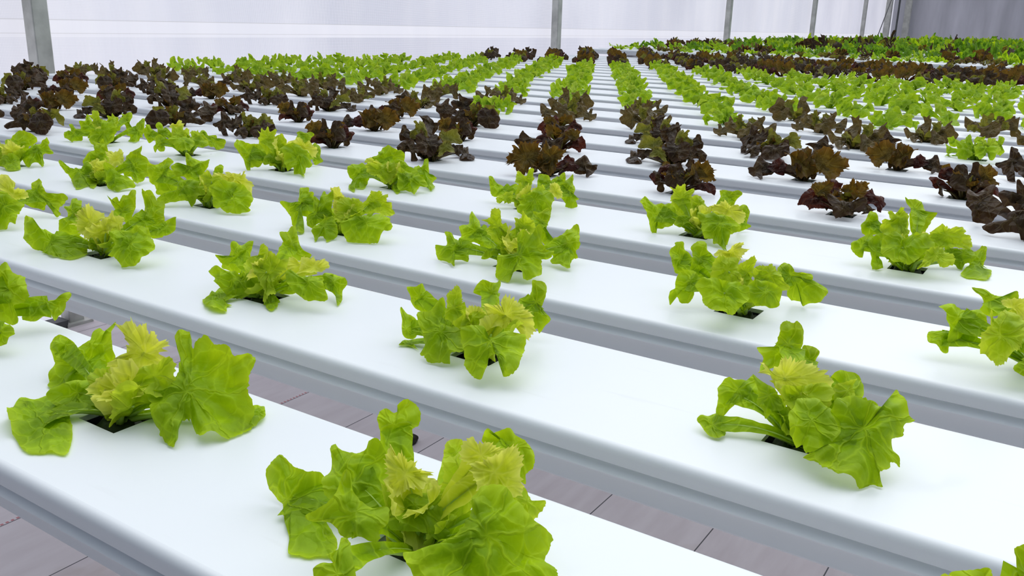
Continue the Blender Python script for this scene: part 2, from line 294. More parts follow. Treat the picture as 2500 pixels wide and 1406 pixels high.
  ('o',(-85,-102,77),[(-166,-94,128),(-139,-70,135),(-129,-49,148),(-119,-30,159),(-105,-37,145),(-98,-57,123),(-82,-63,109),(-41,-57,93),(-28,-64,79),(-8,-76,58),(7,-92,36),(-6,-107,31),(-18,-123,23),(-14,-137,10),(-40,-152,11),(-69,-165,15),(-89,-160,30),(-105,-162,36),(-101,-142,52),(-125,-123,81),(-153,-110,107)]),
  ('l',(-114,20,124),[(-127,48,182),(-113,49,170),(-103,43,149),(-96,37,133),(-92,29,116),(-78,26,96),(-82,5,67),(-109,-5,78),(-129,-8,94),(-131,8,121),(-143,20,154),(-136,33,167)]),
  ('l',(-28,-5,107),[(-51,-29,97),(-49,-10,116),(-36,-5,113),(-31,11,126),(-15,20,125),(4,25,118),(16,15,99),(6,-1,89),(-28,-23,88),(-44,-42,78)]),
  ('o',(-105,201,128),[(-138,200,164),(-113,212,157),(-97,223,157),(-93,231,167),(-86,228,153),(-86,213,126),(-77,208,106),(-69,197,78),(-90,185,79),(-111,178,92),(-126,181,114),(-151,170,124),(-148,186,149)]),
  ('h',(41,67,114),[(-21,44,134),(0,54,131),(25,69,130),(18,75,143),(20,88,157),(43,95,148),(63,107,147),(79,107,133),(99,110,122),(109,103,105),(123,97,85),(127,79,60),(115,64,50),(105,79,77),(73,61,80),(53,50,83),(20,26,78),(5,28,93),(-1,40,113)]),
  ('o',(49,225,122),[(23,244,180),(52,261,177),(66,260,161),(71,247,136),(69,229,107),(75,217,82),(93,228,82),(104,227,68),(96,212,53),(87,192,31),(77,194,44),(65,186,43),(43,201,89),(13,194,110),(29,221,136),(28,234,158)]),
  ('o',(125,-129,108),[(41,-154,128),(64,-129,137),(87,-116,136),(109,-129,116),(127,-117,116),(137,-89,133),(158,-71,137),(190,-54,135),(207,-83,104),(216,-111,79),(225,-142,53),(219,-166,38),(201,-179,36),(192,-152,60),(171,-143,76),(152,-149,80),(143,-168,71),(150,-182,57),(154,-212,34),(137,-220,35),(116,-216,48),(95,-213,60),(79,-191,83),(56,-174,106)]),
 ]),
 'E': ((1,0),[
  ('o',(-72,-142,6),[(-185,-38,6),(-151,-44,6),(-66,-96,6),(-30,-144,6),(12,-146,6),(10,-167,6),(56,-208,6),(19,-227,6),(-53,-207,6),(-116,-166,6),(-131,-115,6)]),
  ('o',(-210,73,97),[(-247,74,139),(-240,85,149),(-218,92,138),(-197,114,151),(-178,125,148),(-178,106,117),(-167,90,80),(-153,78,47),(-169,62,37),(-197,48,43),(-248,24,58),(-256,29,74),(-282,28,100),(-254,41,91),(-236,59,101)]),
  ('o',(-59,-66,62),[(-161,-101,87),(-149,-78,102),(-114,-68,91),(-76,-50,86),(-48,-47,72),(-34,-24,85),(10,-20,64),(5,-49,42),(1,-65,29),(-15,-89,17),(-24,-100,13),(-47,-111,15),(-94,-109,42),(-120,-111,56),(-123,-102,66)]),
  ('l',(-83,66,125),[(-89,80,155),(-80,89,160),(-66,91,149),(-57,82,126),(-58,68,103),(-77,52,97),(-101,42,106),(-107,44,115),(-87,59,118)]),
  ('l',(61,-22,106),[(-3,-42,132),(23,-34,122),(20,-27,133),(33,-6,149),(40,10,164),(67,16,150),(81,16,139),(106,35,142),(106,14,116),(97,-8,95),(93,-31,69),(121,-40,36),(103,-55,31),(100,-72,12),(90,-75,16),(87,-59,39),(59,-54,68),(33,-51,93)]),
  ('o',(-63,206,135),[(-90,222,203),(-75,233,206),(-58,228,172),(-40,224,140),(-22,226,119),(6,237,105),(4,228,90),(-21,208,82),(-43,195,84),(-69,178,83),(-86,173,97),(-91,191,141),(-115,195,180),(-96,209,185)]),
  ('h',(75,111,106),[(36,96,118),(49,110,125),(71,116,114),(78,130,128),(94,134,120),(107,150,129),(123,147,112),(129,133,90),(110,110,76),(81,91,75),(52,82,87),(40,84,100)]),
  ('h',(165,98,114),[(123,90,134),(155,109,133),(184,125,129),(209,129,117),(209,115,103),(191,99,98),(167,75,89),(139,55,86),(118,43,87),(129,66,104)]),
  ('o',(242,-11,87),[(154,-20,127),(176,-10,124),(193,-14,111),(224,8,114),(254,37,123),(272,25,102),(297,12,77),(321,-1,53),(306,-18,47),(267,-37,51),(233,-48,60),(213,-51,69),(180,-47,89),(160,-34,112)]),
  ('o',(214,135,58),[(170,126,75),(181,150,90),(211,165,87),(245,167,69),(256,158,55),(251,141,43),(272,117,9),(298,64,6),(252,112,17),(229,115,32),(208,106,35),(188,117,57)]),
  ('o',(105,-53,6),[(70,-26,15),(92,-18,13),(143,-63,6),(161,-106,6),(118,-92,6),(80,-52,6)]),
  ('o',(44,44,43),[(16,41,56),(25,63,71),(51,64,57),(92,64,34),(102,55,20),(73,29,13),(49,22,20),(28,29,38)]),
 ]),
 'F': ((1,-1),[
  ('o',(-195,-113,39),[(-342,-126,125),(-320,-110,128),(-293,-110,110),(-257,-108,86),(-225,-90,85),(-186,-73,76),(-144,-43,80),(-92,-27,62),(-65,-22,48),(-57,-42,22),(-18,-71,6),(5,-134,6),(-13,-162,6),(-66,-164,6),(-149,-163,6),(-224,-156,12),(-270,-164,35),(-298,-165,53),(-322,-147,89)]),
  ('o',(-247,35,129),[(-270,59,192),(-256,62,182),(-243,69,180),(-227,58,146),(-221,41,112),(-214,20,70),(-196,18,50),(-234,-7,48),(-269,-27,52),(-279,-18,76),(-287,-9,99),(-269,10,110),(-277,21,136),(-296,19,154),(-279,34,160),(-279,49,184)]),
  ('h',(-50,-14,120),[(-110,-29,145),(-99,-11,157),(-109,0,177),(-93,4,170),(-72,18,170),(-49,22,159),(-16,33,148),(-13,17,128),(14,12,105),(30,18,101),(1,-15,85),(-3,-28,73),(-33,-48,72),(-62,-54,86),(-75,-47,102),(-93,-55,105),(-93,-36,126)]),
  ('h',(57,34,130),[(19,22,143),(33,38,151),(53,55,155),(83,57,138),(94,44,117),(87,22,97),(86,4,78),(62,-3,87),(50,6,106),(25,3,119)]),
  ('o',(-94,165,144),[(-166,150,195),(-144,154,180),(-129,171,191),(-113,170,173),(-117,186,202),(-100,197,203),(-97,214,227),(-81,221,222),(-64,206,180),(-58,188,145),(-56,170,114),(-62,153,92),(-89,148,113),(-116,147,138),(-142,148,167)]),
  ('o',(41,197,129),[(-25,219,232),(-10,224,225),(5,237,231),(31,235,200),(56,249,198),(81,240,156),(97,228,120),(120,214,74),(97,186,52),(75,169,49),(34,170,92),(5,160,107),(0,180,143),(-7,198,180)]),
  ('o',(148,205,97),[(119,209,121),(140,227,126),(162,244,129),(171,225,102),(174,211,85),(160,184,65),(128,161,61),(118,177,86)]),
  ('o',(246,-32,88),[(145,-54,125),(170,-22,140),(197,-5,141),(215,20,152),(249,39,150),(270,23,125),(297,21,108),(326,2,75),(330,-17,56),(314,-33,51),(327,-57,23),(295,-78,22),(269,-102,16),(241,-99,33),(216,-98,48),(181,-106,60),(191,-84,73),(182,-67,93),(157,-64,110)]),
  ('o',(-15,10,56),[(-63,-16,59),(-41,16,73),(-14,42,81),(21,31,55),(39,14,32),(7,-1,36),(-28,-16,42),(-60,-25,50)]),
 ]),
 'G': ((2,0),[
  ('o',(-248,-22,111),[(-292,1,178),(-282,14,187),(-256,28,183),(-243,20,162),(-214,26,146),(-200,15,119),(-166,18,94),(-162,4,73),(-198,-33,55),(-223,-53,50),(-228,-75,24),(-201,-64,17),(-115,-144,6),(-128,-168,6),(-160,-156,6),(-236,-87,16),(-249,-92,19),(-272,-78,57),(-298,-78,79),(-326,-81,97),(-322,-72,106),(-284,-49,105),(-272,-27,125)]),
  ('o',(-107,-63,89),[(-144,-96,77),(-126,-69,94),(-153,-33,153),(-117,-26,135),(-136,2,180),(-127,9,181),(-115,6,169),(-93,29,180),(-68,2,133),(-63,-17,108),(-45,-27,85),(-59,-55,64),(-89,-90,47),(-91,-106,31),(-124,-117,42)]),
  ('o',(19,-144,49),[(-22,-148,69),(1,-118,83),(24,-94,91),(48,-104,69),(69,-111,51),(84,-133,23),(87,-175,6),(90,-208,6),(41,-170,14),(23,-174,21),(16,-189,11),(47,-232,6),(-1,-193,16),(-28,-180,44)]),
  ('h',(-82,50,150),[(-115,48,174),(-84,70,177),(-70,63,157),(-49,61,136),(-40,47,111),(-62,26,102),(-85,29,124),(-102,37,149)]),
  ('l',(40,18,117),[(-30,-4,141),(-5,28,158),(27,47,157),(57,54,144),(78,51,126),(87,34,102),(86,7,74),(46,-23,69),(28,-49,52),(-7,-58,67),(-4,-30,95),(-21,-18,119)]),
  ('l',(71,144,135),[(43,148,170),(75,171,174),(87,171,161),(108,185,162),(115,170,132),(133,180,128),(143,172,105),(158,172,90),(158,161,73),(139,144,64),(95,125,79),(56,100,78),(38,93,86),(48,121,121),(46,137,149)]),
  ('o',(203,-62,84),[(105,-131,77),(118,-97,101),(153,-70,105),(185,-40,114),(210,-3,134),(261,6,113),(287,-5,89),(311,-16,65),(310,-25,58),(286,-58,42),(284,-88,16),(269,-104,11),(222,-132,12),(182,-156,13),(149,-154,32),(127,-146,52)]),
 ]),
 'H': ((2,1),[
  ('o',(-241,-87,56),[(-305,-75,113),(-294,-64,118),(-277,-61,109),(-257,-66,89),(-229,-60,77),(-198,-52,64),(-183,-69,35),(-173,-86,10),(-195,-104,6),(-203,-136,6),(-171,-183,6),(-231,-146,6),(-282,-147,19),(-302,-137,43),(-315,-121,69),(-276,-100,66),(-289,-83,93)]),
  ('o',(-237,57,102),[(-284,88,184),(-266,87,166),(-245,86,147),(-226,77,119),(-197,83,103),(-175,80,80),(-160,68,52),(-158,57,36),(-190,34,32),(-204,39,51),(-228,27,55),(-247,9,47),(-286,-1,67),(-284,15,86),(-308,28,124),(-278,55,134),(-286,73,165)]),
  ('l',(-99,13,149),[(-137,26,207),(-110,43,208),(-94,32,173),(-80,22,142),(-64,21,124),(-53,15,103),(-22,37,106),(-9,24,74),(-26,8,64),(-53,-6,70),(-75,-10,86),(-98,-18,97),(-132,-20,129),(-125,-3,148),(-146,-5,166),(-162,-10,175),(-135,9,178)]),
  ('l',(-21,90,150),[(-57,82,175),(-37,95,175),(-39,110,201),(-24,108,183),(12,119,163),(21,111,141),(22,100,123),(12,89,115),(-24,73,126),(-32,53,102),(-57,35,99),(-63,47,125),(-47,69,144)]),
  ('o',(-25,235,146),[(-64,230,182),(-39,245,180),(-16,271,201),(-1,273,186),(4,262,161),(1,244,132),(6,228,97),(21,225,73),(48,237,64),(54,230,44),(30,213,41),(-2,207,67),(-16,213,96),(-39,212,120),(-45,226,152)]),
  ('o',(150,175,78),[(132,241,162),(151,251,160),(165,237,135),(178,213,99),(192,192,68),(184,175,55),(200,165,33),(186,153,30),(183,135,12),(215,74,6),(167,77,6),(114,91,12),(113,107,30),(109,121,48),(90,113,52),(80,119,65),(107,143,72),(85,149,94),(107,180,113),(116,204,134)]),
  ('o',(116,-141,92),[(38,-174,105),(85,-143,107),(91,-127,117),(70,-97,156),(74,-81,168),(91,-72,167),(112,-67,159),(123,-27,188),(141,-27,179),(156,-54,146),(192,-61,120),(211,-50,119),(214,-67,103),(197,-81,100),(188,-102,86),(203,-120,62),(214,-145,35),(195,-173,21),(169,-198,14),(155,-186,31),(132,-190,40),(115,-211,32),(124,-228,11),(91,-240,19),(59,-229,46),(48,-204,73)]),
  ('o',(-83,-30,67),[(-104,-22,84),(-87,-16,80),(-66,-24,64),(-58,-39,47),(-74,-51,47),(-92,-83,30),(-104,-91,29),(-106,-63,52),(-86,-48,55)]),
 ]),
 'I': ((2,2),[
  ('o',(-269,71,130),[(-296,88,186),(-272,105,188),(-259,97,162),(-234,101,142),(-223,87,108),(-243,63,90),(-263,43,78),(-277,43,93),(-300,55,136),(-306,65,159),(-294,83,175)]),
  ('o',(-181,63,156),[(-219,60,191),(-205,79,208),(-192,90,211),(-176,93,199),(-165,83,173),(-134,89,149),(-139,69,122),(-151,52,108),(-180,24,94),(-200,20,107),(-206,38,142),(-210,49,165)]),
  ('o',(-167,-76,91),[(-204,-65,122),(-177,-41,129),(-150,-41,114),(-141,-69,82),(-135,-91,59),(-140,-112,43),(-161,-128,41),(-185,-126,57),(-192,-158,32),(-210,-137,61),(-199,-116,73),(-208,-92,100)]),
  ('h',(-72,47,193),[(-116,10,181),(-106,30,198),(-81,39,190),(-67,63,210),(-42,82,214),(-44,71,200),(-21,83,197),(-32,64,181),(-37,47,164),(-59,33,163),(-88,17,167),(-106,10,172)]),
  ('l',(-46,-28,144),[(-92,-28,182),(-70,-10,187),(-40,10,188),(-24,9,174),(-19,-10,145),(-5,-17,125),(-4,-33,104),(-34,-56,99),(-63,-72,102),(-87,-75,118),(-95,-51,155)]),
  ('l',(-18,83,125),[(-45,76,142),(-30,93,153),(-12,115,170),(2,115,156),(3,98,128),(-3,81,108),(12,83,95),(12,69,73),(-9,48,60),(-33,46,81),(-48,58,115)]),
  ('l',(58,105,119),[(7,81,130),(26,105,145),(47,117,144),(59,130,150),(79,128,132),(92,133,126),(99,119,103),(127,116,76),(122,105,66),(97,92,69),(58,65,68),(25,67,96)]),
  ('o',(111,208,100),[(62,193,122),(77,222,147),(101,229,137),(119,219,109),(169,249,106),(179,229,72),(225,260,74),(235,251,55),(231,237,40),(220,215,20),(187,190,15),(174,179,11),(168,186,25),(135,171,32),(119,166,40),(107,178,66),(78,172,82)]),
  ('o',(13,-199,118),[(-79,-233,137),(-66,-199,159),(-35,-183,157),(-4,-175,147),(28,-150,151),(66,-142,138),(84,-155,117),(83,-179,97),(68,-209,80),(62,-231,64),(50,-246,58),(25,-255,64),(3,-269,64),(-18,-266,77),(-35,-262,89),(-49,-244,112)]),
  ('o',(104,-71,100),[(46,-79,124),(74,-48,136),(112,-35,126),(144,-30,114),(153,-43,98),(159,-64,76),(144,-79,72),(118,-98,69),(98,-112,68),(80,-110,79),(62,-120,80),(46,-105,102)]),
  ('l',(23,-36,32),[(11,-46,30),(16,-26,43),(34,-19,40),(40,-32,27),(30,-51,18),(15,-56,21)]),
 ]),
 'J': ((2,-1),[
  ('o',(-380,-6,117),[(-471,-22,173),(-435,-5,164),(-413,18,177),(-394,51,205),(-366,58,190),(-360,39,160),(-349,18,123),(-338,1,91),(-299,18,81),(-281,8,52),(-289,-25,15),(-337,-46,27),(-362,-63,26),(-386,-54,57),(-394,-50,71),(-426,-57,88),(-437,-43,116),(-452,-39,134)]),
  ('o',(-182,44,176),[(-238,46,244),(-228,54,247),(-200,59,224),(-154,82,212),(-116,108,215),(-110,98,190),(-121,75,162),(-133,52,133),(-136,38,110),(-171,12,104),(-204,3,127),(-231,-17,121),(-257,-18,150),(-277,-18,173),(-266,2,197),(-245,1,172),(-217,3,142),(-198,15,141),(-211,32,187)]),
  ('o',(-84,-96,95),[(-177,-198,54),(-161,-169,71),(-116,-117,94),(-133,-96,123),(-88,-48,141),(-43,-27,134),(-5,-30,110),(29,-48,73),(9,-74,60),(2,-111,31),(-9,-123,26),(-30,-114,46),(-62,-122,58),(-83,-146,47),(-113,-187,27),(-154,-200,38)]),
  ('o',(-79,128,153),[(-101,126,173),(-86,146,190),(-68,152,181),(-57,136,144),(-72,114,123),(-96,103,131)]),
  ('h',(71,117,129),[(-22,76,153),(3,91,152),(23,91,134),(35,114,155),(82,143,154),(105,158,155),(126,147,122),(157,157,109),(181,132,57),(157,118,58),(114,125,104),(77,111,116),(49,86,106),(-8,62,122)]),
  ('l',(37,-4,131),[(-27,-23,155),(0,9,171),(26,7,150),(57,29,153),(81,25,132),(97,4,99),(93,-18,77),(59,-40,76),(31,-36,101),(-3,-30,130)]),
  ('o',(231,-44,84),[(112,-85,117),(136,-35,152),(178,-12,149),(243,18,138),(292,17,106),(317,6,80),(314,-16,60),(325,-28,42),(342,-31,28),(312,-68,11),(253,-102,13),(215,-109,30),(171,-121,45),(151,-105,73),(131,-93,97)]),
  ('l',(-22,-45,54),[(-67,-54,72),(-32,-35,69),(4,-12,70),(32,-11,54),(15,-34,43),(-11,-60,34),(-48,-78,39)]),
 ]),
 'K': ((2,-2),[
  ('o',(-125,-43,38),[(-267,-81,94),(-199,-55,77),(-152,-21,80),(-155,6,113),(-97,27,96),(-46,45,79),(-33,24,47),(-38,-8,15),(120,-134,6),(39,-115,6),(78,-188,6),(60,-205,6),(-158,-88,12),(-199,-86,42),(-244,-90,68)]),
  ('o',(-161,92,133),[(-224,103,216),(-188,121,208),(-175,143,230),(-159,134,199),(-145,145,202),(-122,130,154),(-93,114,97),(-97,87,58),(-135,57,50),(-185,35,65),(-215,30,88),(-215,63,141),(-191,95,169)]),
  ('h',(44,79,141),[(-14,62,167),(7,83,177),(47,115,185),(77,108,151),(96,94,117),(73,59,91),(39,47,103),(17,57,135)]),
  ('o',(230,-57,51),[(122,-51,119),(157,-28,120),(210,-26,91),(268,-1,80),(316,-11,43),(299,-51,17),(297,-99,6),(235,-97,10),(197,-99,30),(157,-70,81)]),
  ('o',(97,148,98),[(29,146,152),(52,172,167),(83,220,206),(97,198,164),(132,206,146),(169,206,114),(201,216,101),(210,194,64),(181,164,49),(182,140,17),(210,94,6),(136,110,15),(104,112,45),(60,92,55),(49,109,87),(45,131,120)]),
 ]),
 'L': ((3,0),[
  ('o',(-221,-71,64),[(-289,-74,109),(-261,-32,136),(-222,-14,129),(-189,-8,112),(-159,-36,60),(-156,-68,23),(-82,-181,6),(-138,-197,6),(-52,-291,6),(-162,-218,6),(-240,-133,9),(-226,-119,14),(-235,-109,31),(-275,-104,65)]),
  ('o',(-146,83,150),[(-175,103,212),(-151,124,222),(-121,133,204),(-92,145,194),(-83,153,199),(-56,158,179),(-47,140,140),(-51,121,112),(-87,88,97),(-147,46,91),(-201,13,93),(-237,17,138),(-205,47,153),(-188,69,170),(-190,75,184),(-182,88,195)]),
  ('h',(-149,-23,137),[(-189,-49,136),(-185,-33,154),(-156,-14,155),(-141,-17,138),(-114,-5,132),(-88,-3,113),(-104,-17,108),(-142,-31,120)]),
  ('l',(-45,-69,96),[(-128,-96,124),(-62,-49,130),(-31,-13,149),(18,4,133),(39,-14,99),(28,-45,73),(16,-86,36),(-3,-97,38),(-48,-101,64),(-88,-114,78)]),
  ('o',(86,165,95),[(69,198,153),(85,210,156),(108,188,107),(130,173,69),(164,192,66),(154,158,30),(180,157,6),(252,30,6),(170,96,6),(88,124,39),(47,117,64),(55,146,96),(69,175,124)]),
  ('o',(155,-51,62),[(71,-59,103),(96,-16,129),(162,-4,102),(224,5,75),(258,-8,43),(260,-18,33),(226,-42,29),(261,-129,6),(187,-82,16),(136,-115,14),(108,-103,42),(97,-79,71)]),
  ('o',(22,36,130),[(-26,18,146),(-3,47,164),(31,55,148),(73,63,122),(109,80,115),(105,47,75),(71,14,61),(25,-6,72),(-15,-9,102)]),
  ('o',(77,-71,8),[(39,-59,38),(63,-43,38),(136,-108,6),(153,-160,6),(91,-113,6)]),
 ]),
 'M': ((3,1),[
  ('o',(-201,23,81),[(-287,23,141),(-271,33,141),(-240,31,118),(-201,43,103),(-163,66,102),(-149,86,115),(-122,86,95),(-119,70,75),(-142,37,54),(-175,14,53),(-207,-14,44),(-228,-24,48),(-246,-18,67),(-269,3,107)]),
  ('l',(-109,-77,53),[(-153,-90,67),(-124,-62,75),(-87,-40,75),(-74,-66,42),(-81,-85,29),(-101,-88,38),(-126,-105,37),(-122,-114,26),(-139,-113,37)]),
  ('l',(-90,88,133),[(-141,79,175),(-127,89,176),(-101,92,151),(-87,99,149),(-89,116,181),(-78,128,190),(-64,131,180),(-61,119,155),(-53,113,134),(-61,86,94),(-64,71,71),(-87,57,72),(-111,60,105),(-133,52,117),(-136,64,142)]),
  ('o',(-28,175,124),[(-59,175,159),(-32,193,160),(-11,202,152),(2,199,131),(17,193,102),(7,177,85),(-27,154,84),(-52,151,109),(-57,165,138)]),
  ('o',(41,248,132),[(46,276,172),(56,270,151),(62,258,126),(45,234,105),(20,215,100),(5,213,112),(22,235,131),(32,260,161)]),
  ('o',(125,188,89),[(115,246,175),(127,236,150),(129,226,136),(151,216,104),(156,193,70),(163,186,56),(189,199,51),(177,182,38),(193,174,14),(174,140,6),(139,138,13),(135,148,29),(110,150,52),(84,161,88),(70,170,112),(92,197,129),(107,225,154)]),
  ('h',(116,72,95),[(77,74,130),(101,86,127),(121,92,117),(130,86,102),(146,86,88),(151,71,65),(133,54,58),(110,50,71),(92,53,90)]),
  ('o',(111,-125,77),[(26,-166,88),(46,-135,105),(73,-119,104),(82,-93,123),(99,-69,134),(136,-55,126),(162,-56,110),(186,-63,91),(189,-91,63),(201,-116,35),(192,-141,16),(162,-234,6),(95,-206,13),(51,-205,39),(47,-173,70)]),
 ]),
 'N': ((3,2),[
  ('o',(-180,-61,87),[(-266,-44,166),(-238,-36,155),(-210,-34,138),(-170,-11,135),(-145,5,135),(-114,1,109),(-88,-14,74),(-100,-43,52),(-119,-72,33),(-150,-98,26),(-169,-109,27),(-156,-117,10),(-172,-129,7),(-194,-111,42),(-219,-93,79),(-246,-82,110),(-275,-73,140)]),
  ('l',(-127,73,156),[(-182,60,198),(-161,70,191),(-160,83,213),(-142,88,201),(-128,104,214),(-113,99,188),(-103,107,191),(-86,123,198),(-83,114,179),(-88,99,157),(-66,83,103),(-66,64,69),(-95,34,49),(-132,26,77),(-156,34,119),(-166,49,157),(-163,63,179)]),
  ('l',(-24,58,136),[(-65,50,160),(-47,73,174),(-23,83,168),(0,77,141),(6,62,116),(-22,40,111),(-42,23,105)]),
  ('o',(37,302,152),[(-10,284,175),(6,298,181),(41,316,172),(64,334,177),(88,340,161),(71,317,138),(63,290,99),(38,276,103),(11,266,116),(2,279,151)]),
  ('h',(110,91,123),[(18,42,136),(59,71,140),(68,85,151),(94,99,148),(111,100,134),(137,120,140),(160,115,113),(180,118,100),(182,93,67),(168,78,59),(140,77,81),(89,57,97),(33,34,114)]),
  ('o',(152,219,59),[(110,227,104),(128,258,130),(162,254,96),(169,225,52),(189,225,35),(170,201,20),(142,174,8),(127,185,35),(142,205,49)]),
  ('o',(144,-99,89),[(37,-107,142),(74,-78,147),(128,-56,136),(188,-49,109),(220,-60,81),(229,-77,61),(202,-109,48),(203,-124,34),(206,-152,7),(243,-262,6),(182,-166,9),(152,-180,12),(138,-162,36),(110,-181,35),(85,-163,64),(69,-127,105)]),
  ('o',(-43,-29,68),[(-88,-40,83),(-52,-11,89),(-9,13,86),(19,3,61),(-1,-29,43),(-37,-41,53),(-61,-69,41),(-88,-82,45),(-92,-64,64)]),
 ]),
 'O': ((3,3),[
  ('o',(-189,61,166),[(-195,88,207),(-176,95,200),(-158,81,167),(-134,80,145),(-141,55,118),(-174,35,119),(-203,20,123),(-217,33,153),(-206,54,171),(-205,72,194)]),
  ('o',(-179,-62,83),[(-225,-85,88),(-191,-41,113),(-165,-11,129),(-143,-9,115),(-136,-40,77),(-166,-65,71),(-175,-79,61),(-166,-93,40),(-193,-106,44),(-211,-105,58)]),
  ('o',(-118,-75,75),[(-155,-68,107),(-127,-23,137),(-105,-22,123),(-103,-56,85),(-98,-83,52),(-101,-111,24),(-76,-104,16),(-96,-132,6),(-116,-137,8),(-132,-97,61)]),
  ('l',(-85,86,186),[(-130,77,219),(-114,87,218),(-97,91,206),(-85,115,232),(-62,119,214),(-45,115,192),(-34,91,141),(-56,57,110),(-101,37,124),(-137,23,138),(-145,40,173),(-118,58,174),(-118,71,195)]),
  ('o',(-27,255,206),[(-84,246,263),(-69,252,256),(-35,273,254),(-9,279,231),(7,275,202),(45,299,200),(32,276,170),(21,257,146),(14,241,122),(-2,223,105),(-37,205,115),(-57,222,178),(-62,236,213)]),
  ('o',(-6,-137,116),[(-88,-135,168),(-54,-108,174),(-12,-103,152),(18,-65,171),(53,-42,173),(87,-47,146),(102,-70,115),(75,-92,110),(57,-132,83),(40,-162,65),(16,-183,58),(-5,-192,63),(-37,-215,60),(-53,-200,84),(-76,-197,101),(-83,-164,136)]),
  ('l',(108,164,124),[(45,132,135),(68,168,163),(89,175,153),(106,184,151),(132,205,157),(167,226,156),(174,216,136),(195,222,127),(207,205,95),(207,190,76),(166,163,74),(119,136,78),(84,116,82),(56,120,110)]),
  ('l',(110,-95,92),[(70,-111,102),(96,-78,119),(131,-55,120),(148,-61,102),(167,-70,80),(171,-89,58),(145,-113,51),(119,-113,68),(102,-128,63),(89,-151,47),(60,-173,44),(68,-151,62),(70,-128,84)]),
  ('o',(179,137,59),[(110,118,85),(167,147,78),(219,182,79),(226,146,37),(203,124,29),(201,88,6),(177,103,24),(149,104,44)]),
  ('o',(245,216,20),[(244,270,80),(258,278,78),(262,258,54),(265,229,21),(264,178,6),(300,181,6),(308,99,6),(303,-3,6),(259,-14,6),(232,-23,6),(202,26,6),(212,190,14),(211,225,53),(221,245,67)]),
 ]),
 'Pp': ((2,3),[
  ('o',(-252,-45,123),[(-315,-56,154),(-279,-20,168),(-260,-18,158),(-231,-5,152),(-204,14,154),(-187,12,141),(-173,-6,112),(-193,-35,94),(-191,-46,81),(-209,-61,77),(-230,-83,68),(-260,-100,70),(-276,-83,99),(-285,-73,115),(-293,-56,139)]),
  ('o',(-288,-87,71),[(-322,-87,88),(-299,-71,88),(-276,-57,89),(-264,-63,78),(-260,-85,60),(-259,-112,38),(-278,-115,45),(-297,-111,57),(-316,-116,62)]),
  ('o',(-181,115,162),[(-240,100,199),(-204,120,194),(-179,125,177),(-144,148,176),(-129,166,190),(-118,172,189),(-110,164,168),(-112,146,141),(-142,119,129),(-166,96,117),(-188,84,120),(-205,82,134),(-201,98,156),(-218,100,176)]),
  ('h',(-121,-14,180),[(-156,-25,195),(-134,-6,201),(-110,7,198),(-92,9,187),(-85,-6,161),(-99,-24,150),(-129,-31,166),(-149,-33,180)]),
  ('l',(-125,-204,145),[(-171,-181,193),(-156,-181,184),(-143,-167,189),(-141,-152,202),(-116,-136,203),(-85,-137,183),(-81,-168,152),(-82,-192,131),(-84,-212,114),(-97,-233,102),(-107,-262,82),(-120,-270,82),(-129,-258,98),(-162,-263,112),(-175,-253,128),(-176,-234,146),(-163,-209,162)]),
  ('o',(-55,-125,97),[(-92,-132,111),(-84,-118,119),(-45,-87,125),(-10,-78,114),(3,-96,92),(-36,-127,86),(-70,-140,92)]),
  ('o',(-44,-203,71),[(-76,-220,73),(-67,-198,84),(-42,-173,90),(-9,-158,87),(4,-179,67),(-24,-217,52),(-60,-231,58)]),
  ('o',(-31,144,110),[(-86,124,130),(-67,156,156),(-23,183,154),(17,189,130),(42,175,91),(32,144,58),(-12,117,61),(-50,106,77),(-80,106,101)]),
 ]),
 'Q': ((2,-3),[
  ('o',(-78,90,115),[(-180,52,151),(-163,72,163),(-149,89,174),(-115,131,201),(-48,163,186),(3,173,157),(-12,134,117),(-10,109,83),(-33,71,52),(-108,28,58),(-146,36,100)]),
  ('o',(114,-61,41),[(5,-103,65),(52,-59,79),(112,-23,77),(151,-41,38),(196,-74,6),(182,-125,6),(73,-109,19),(31,-120,34)]),
  ('o',(98,127,106),[(45,107,125),(84,150,148),(114,182,166),(136,164,124),(170,164,95),(139,127,73),(169,108,23),(194,78,6),(135,86,22),(165,11,6),(66,40,19),(37,57,65),(71,92,83)]),
  ('l',(-112,-37,101),[(-196,-76,120),(-155,-26,151),(-91,-3,128),(-53,-17,78),(-63,-53,39),(-136,-95,45)]),
 ]),
 'R': ((1,-2),[
  ('o',(82,239,101),[(12,231,151),(25,260,177),(51,264,161),(101,258,112),(166,300,112),(191,301,92),(177,273,66),(182,257,41),(204,257,23),(203,239,6),(180,241,22),(173,251,41),(143,250,65),(112,232,67),(114,217,45),(68,191,50),(41,183,62),(36,216,110)]),
  ('h',(118,97,126),[(34,82,176),(56,113,199),(92,118,175),(111,107,145),(160,134,140),(180,122,107),(152,95,97),(121,87,111),(74,75,134)]),
  ('o',(214,-7,80),[(110,-31,120),(160,31,151),(215,41,126),(259,55,113),(262,31,87),(290,14,54),(298,-7,28),(277,-18,31),(270,-40,13),(238,-81,6),(161,-85,35)]),
  ('o',(-179,46,107),[(-269,11,136),(-213,72,169),(-141,100,146),(-89,81,78),(-136,14,29),(-223,-19,58)]),
  ('l',(-30,62,158),[(-89,46,187),(-42,92,207),(11,108,184),(44,99,144),(21,60,112),(-44,28,126)]),
 ]),
 'S': ((0,-1),[
  ('o',(227,251,80),[(165,231,100),(222,264,98),(240,285,108),(252,303,120),(267,301,107),(269,285,89),(279,272,67),(268,244,45),(255,239,48),(238,239,60),(218,221,54),(211,206,43),(184,188,42),(171,193,56),(167,204,71),(143,202,85)]),
  ('o',(173,164,144),[(105,148,180),(118,186,218),(132,188,209),(150,187,192),(183,201,184),(201,197,164),(235,191,128),(229,173,111),(213,155,101),(236,139,62),(217,124,58),(175,107,71),(128,105,106)]),
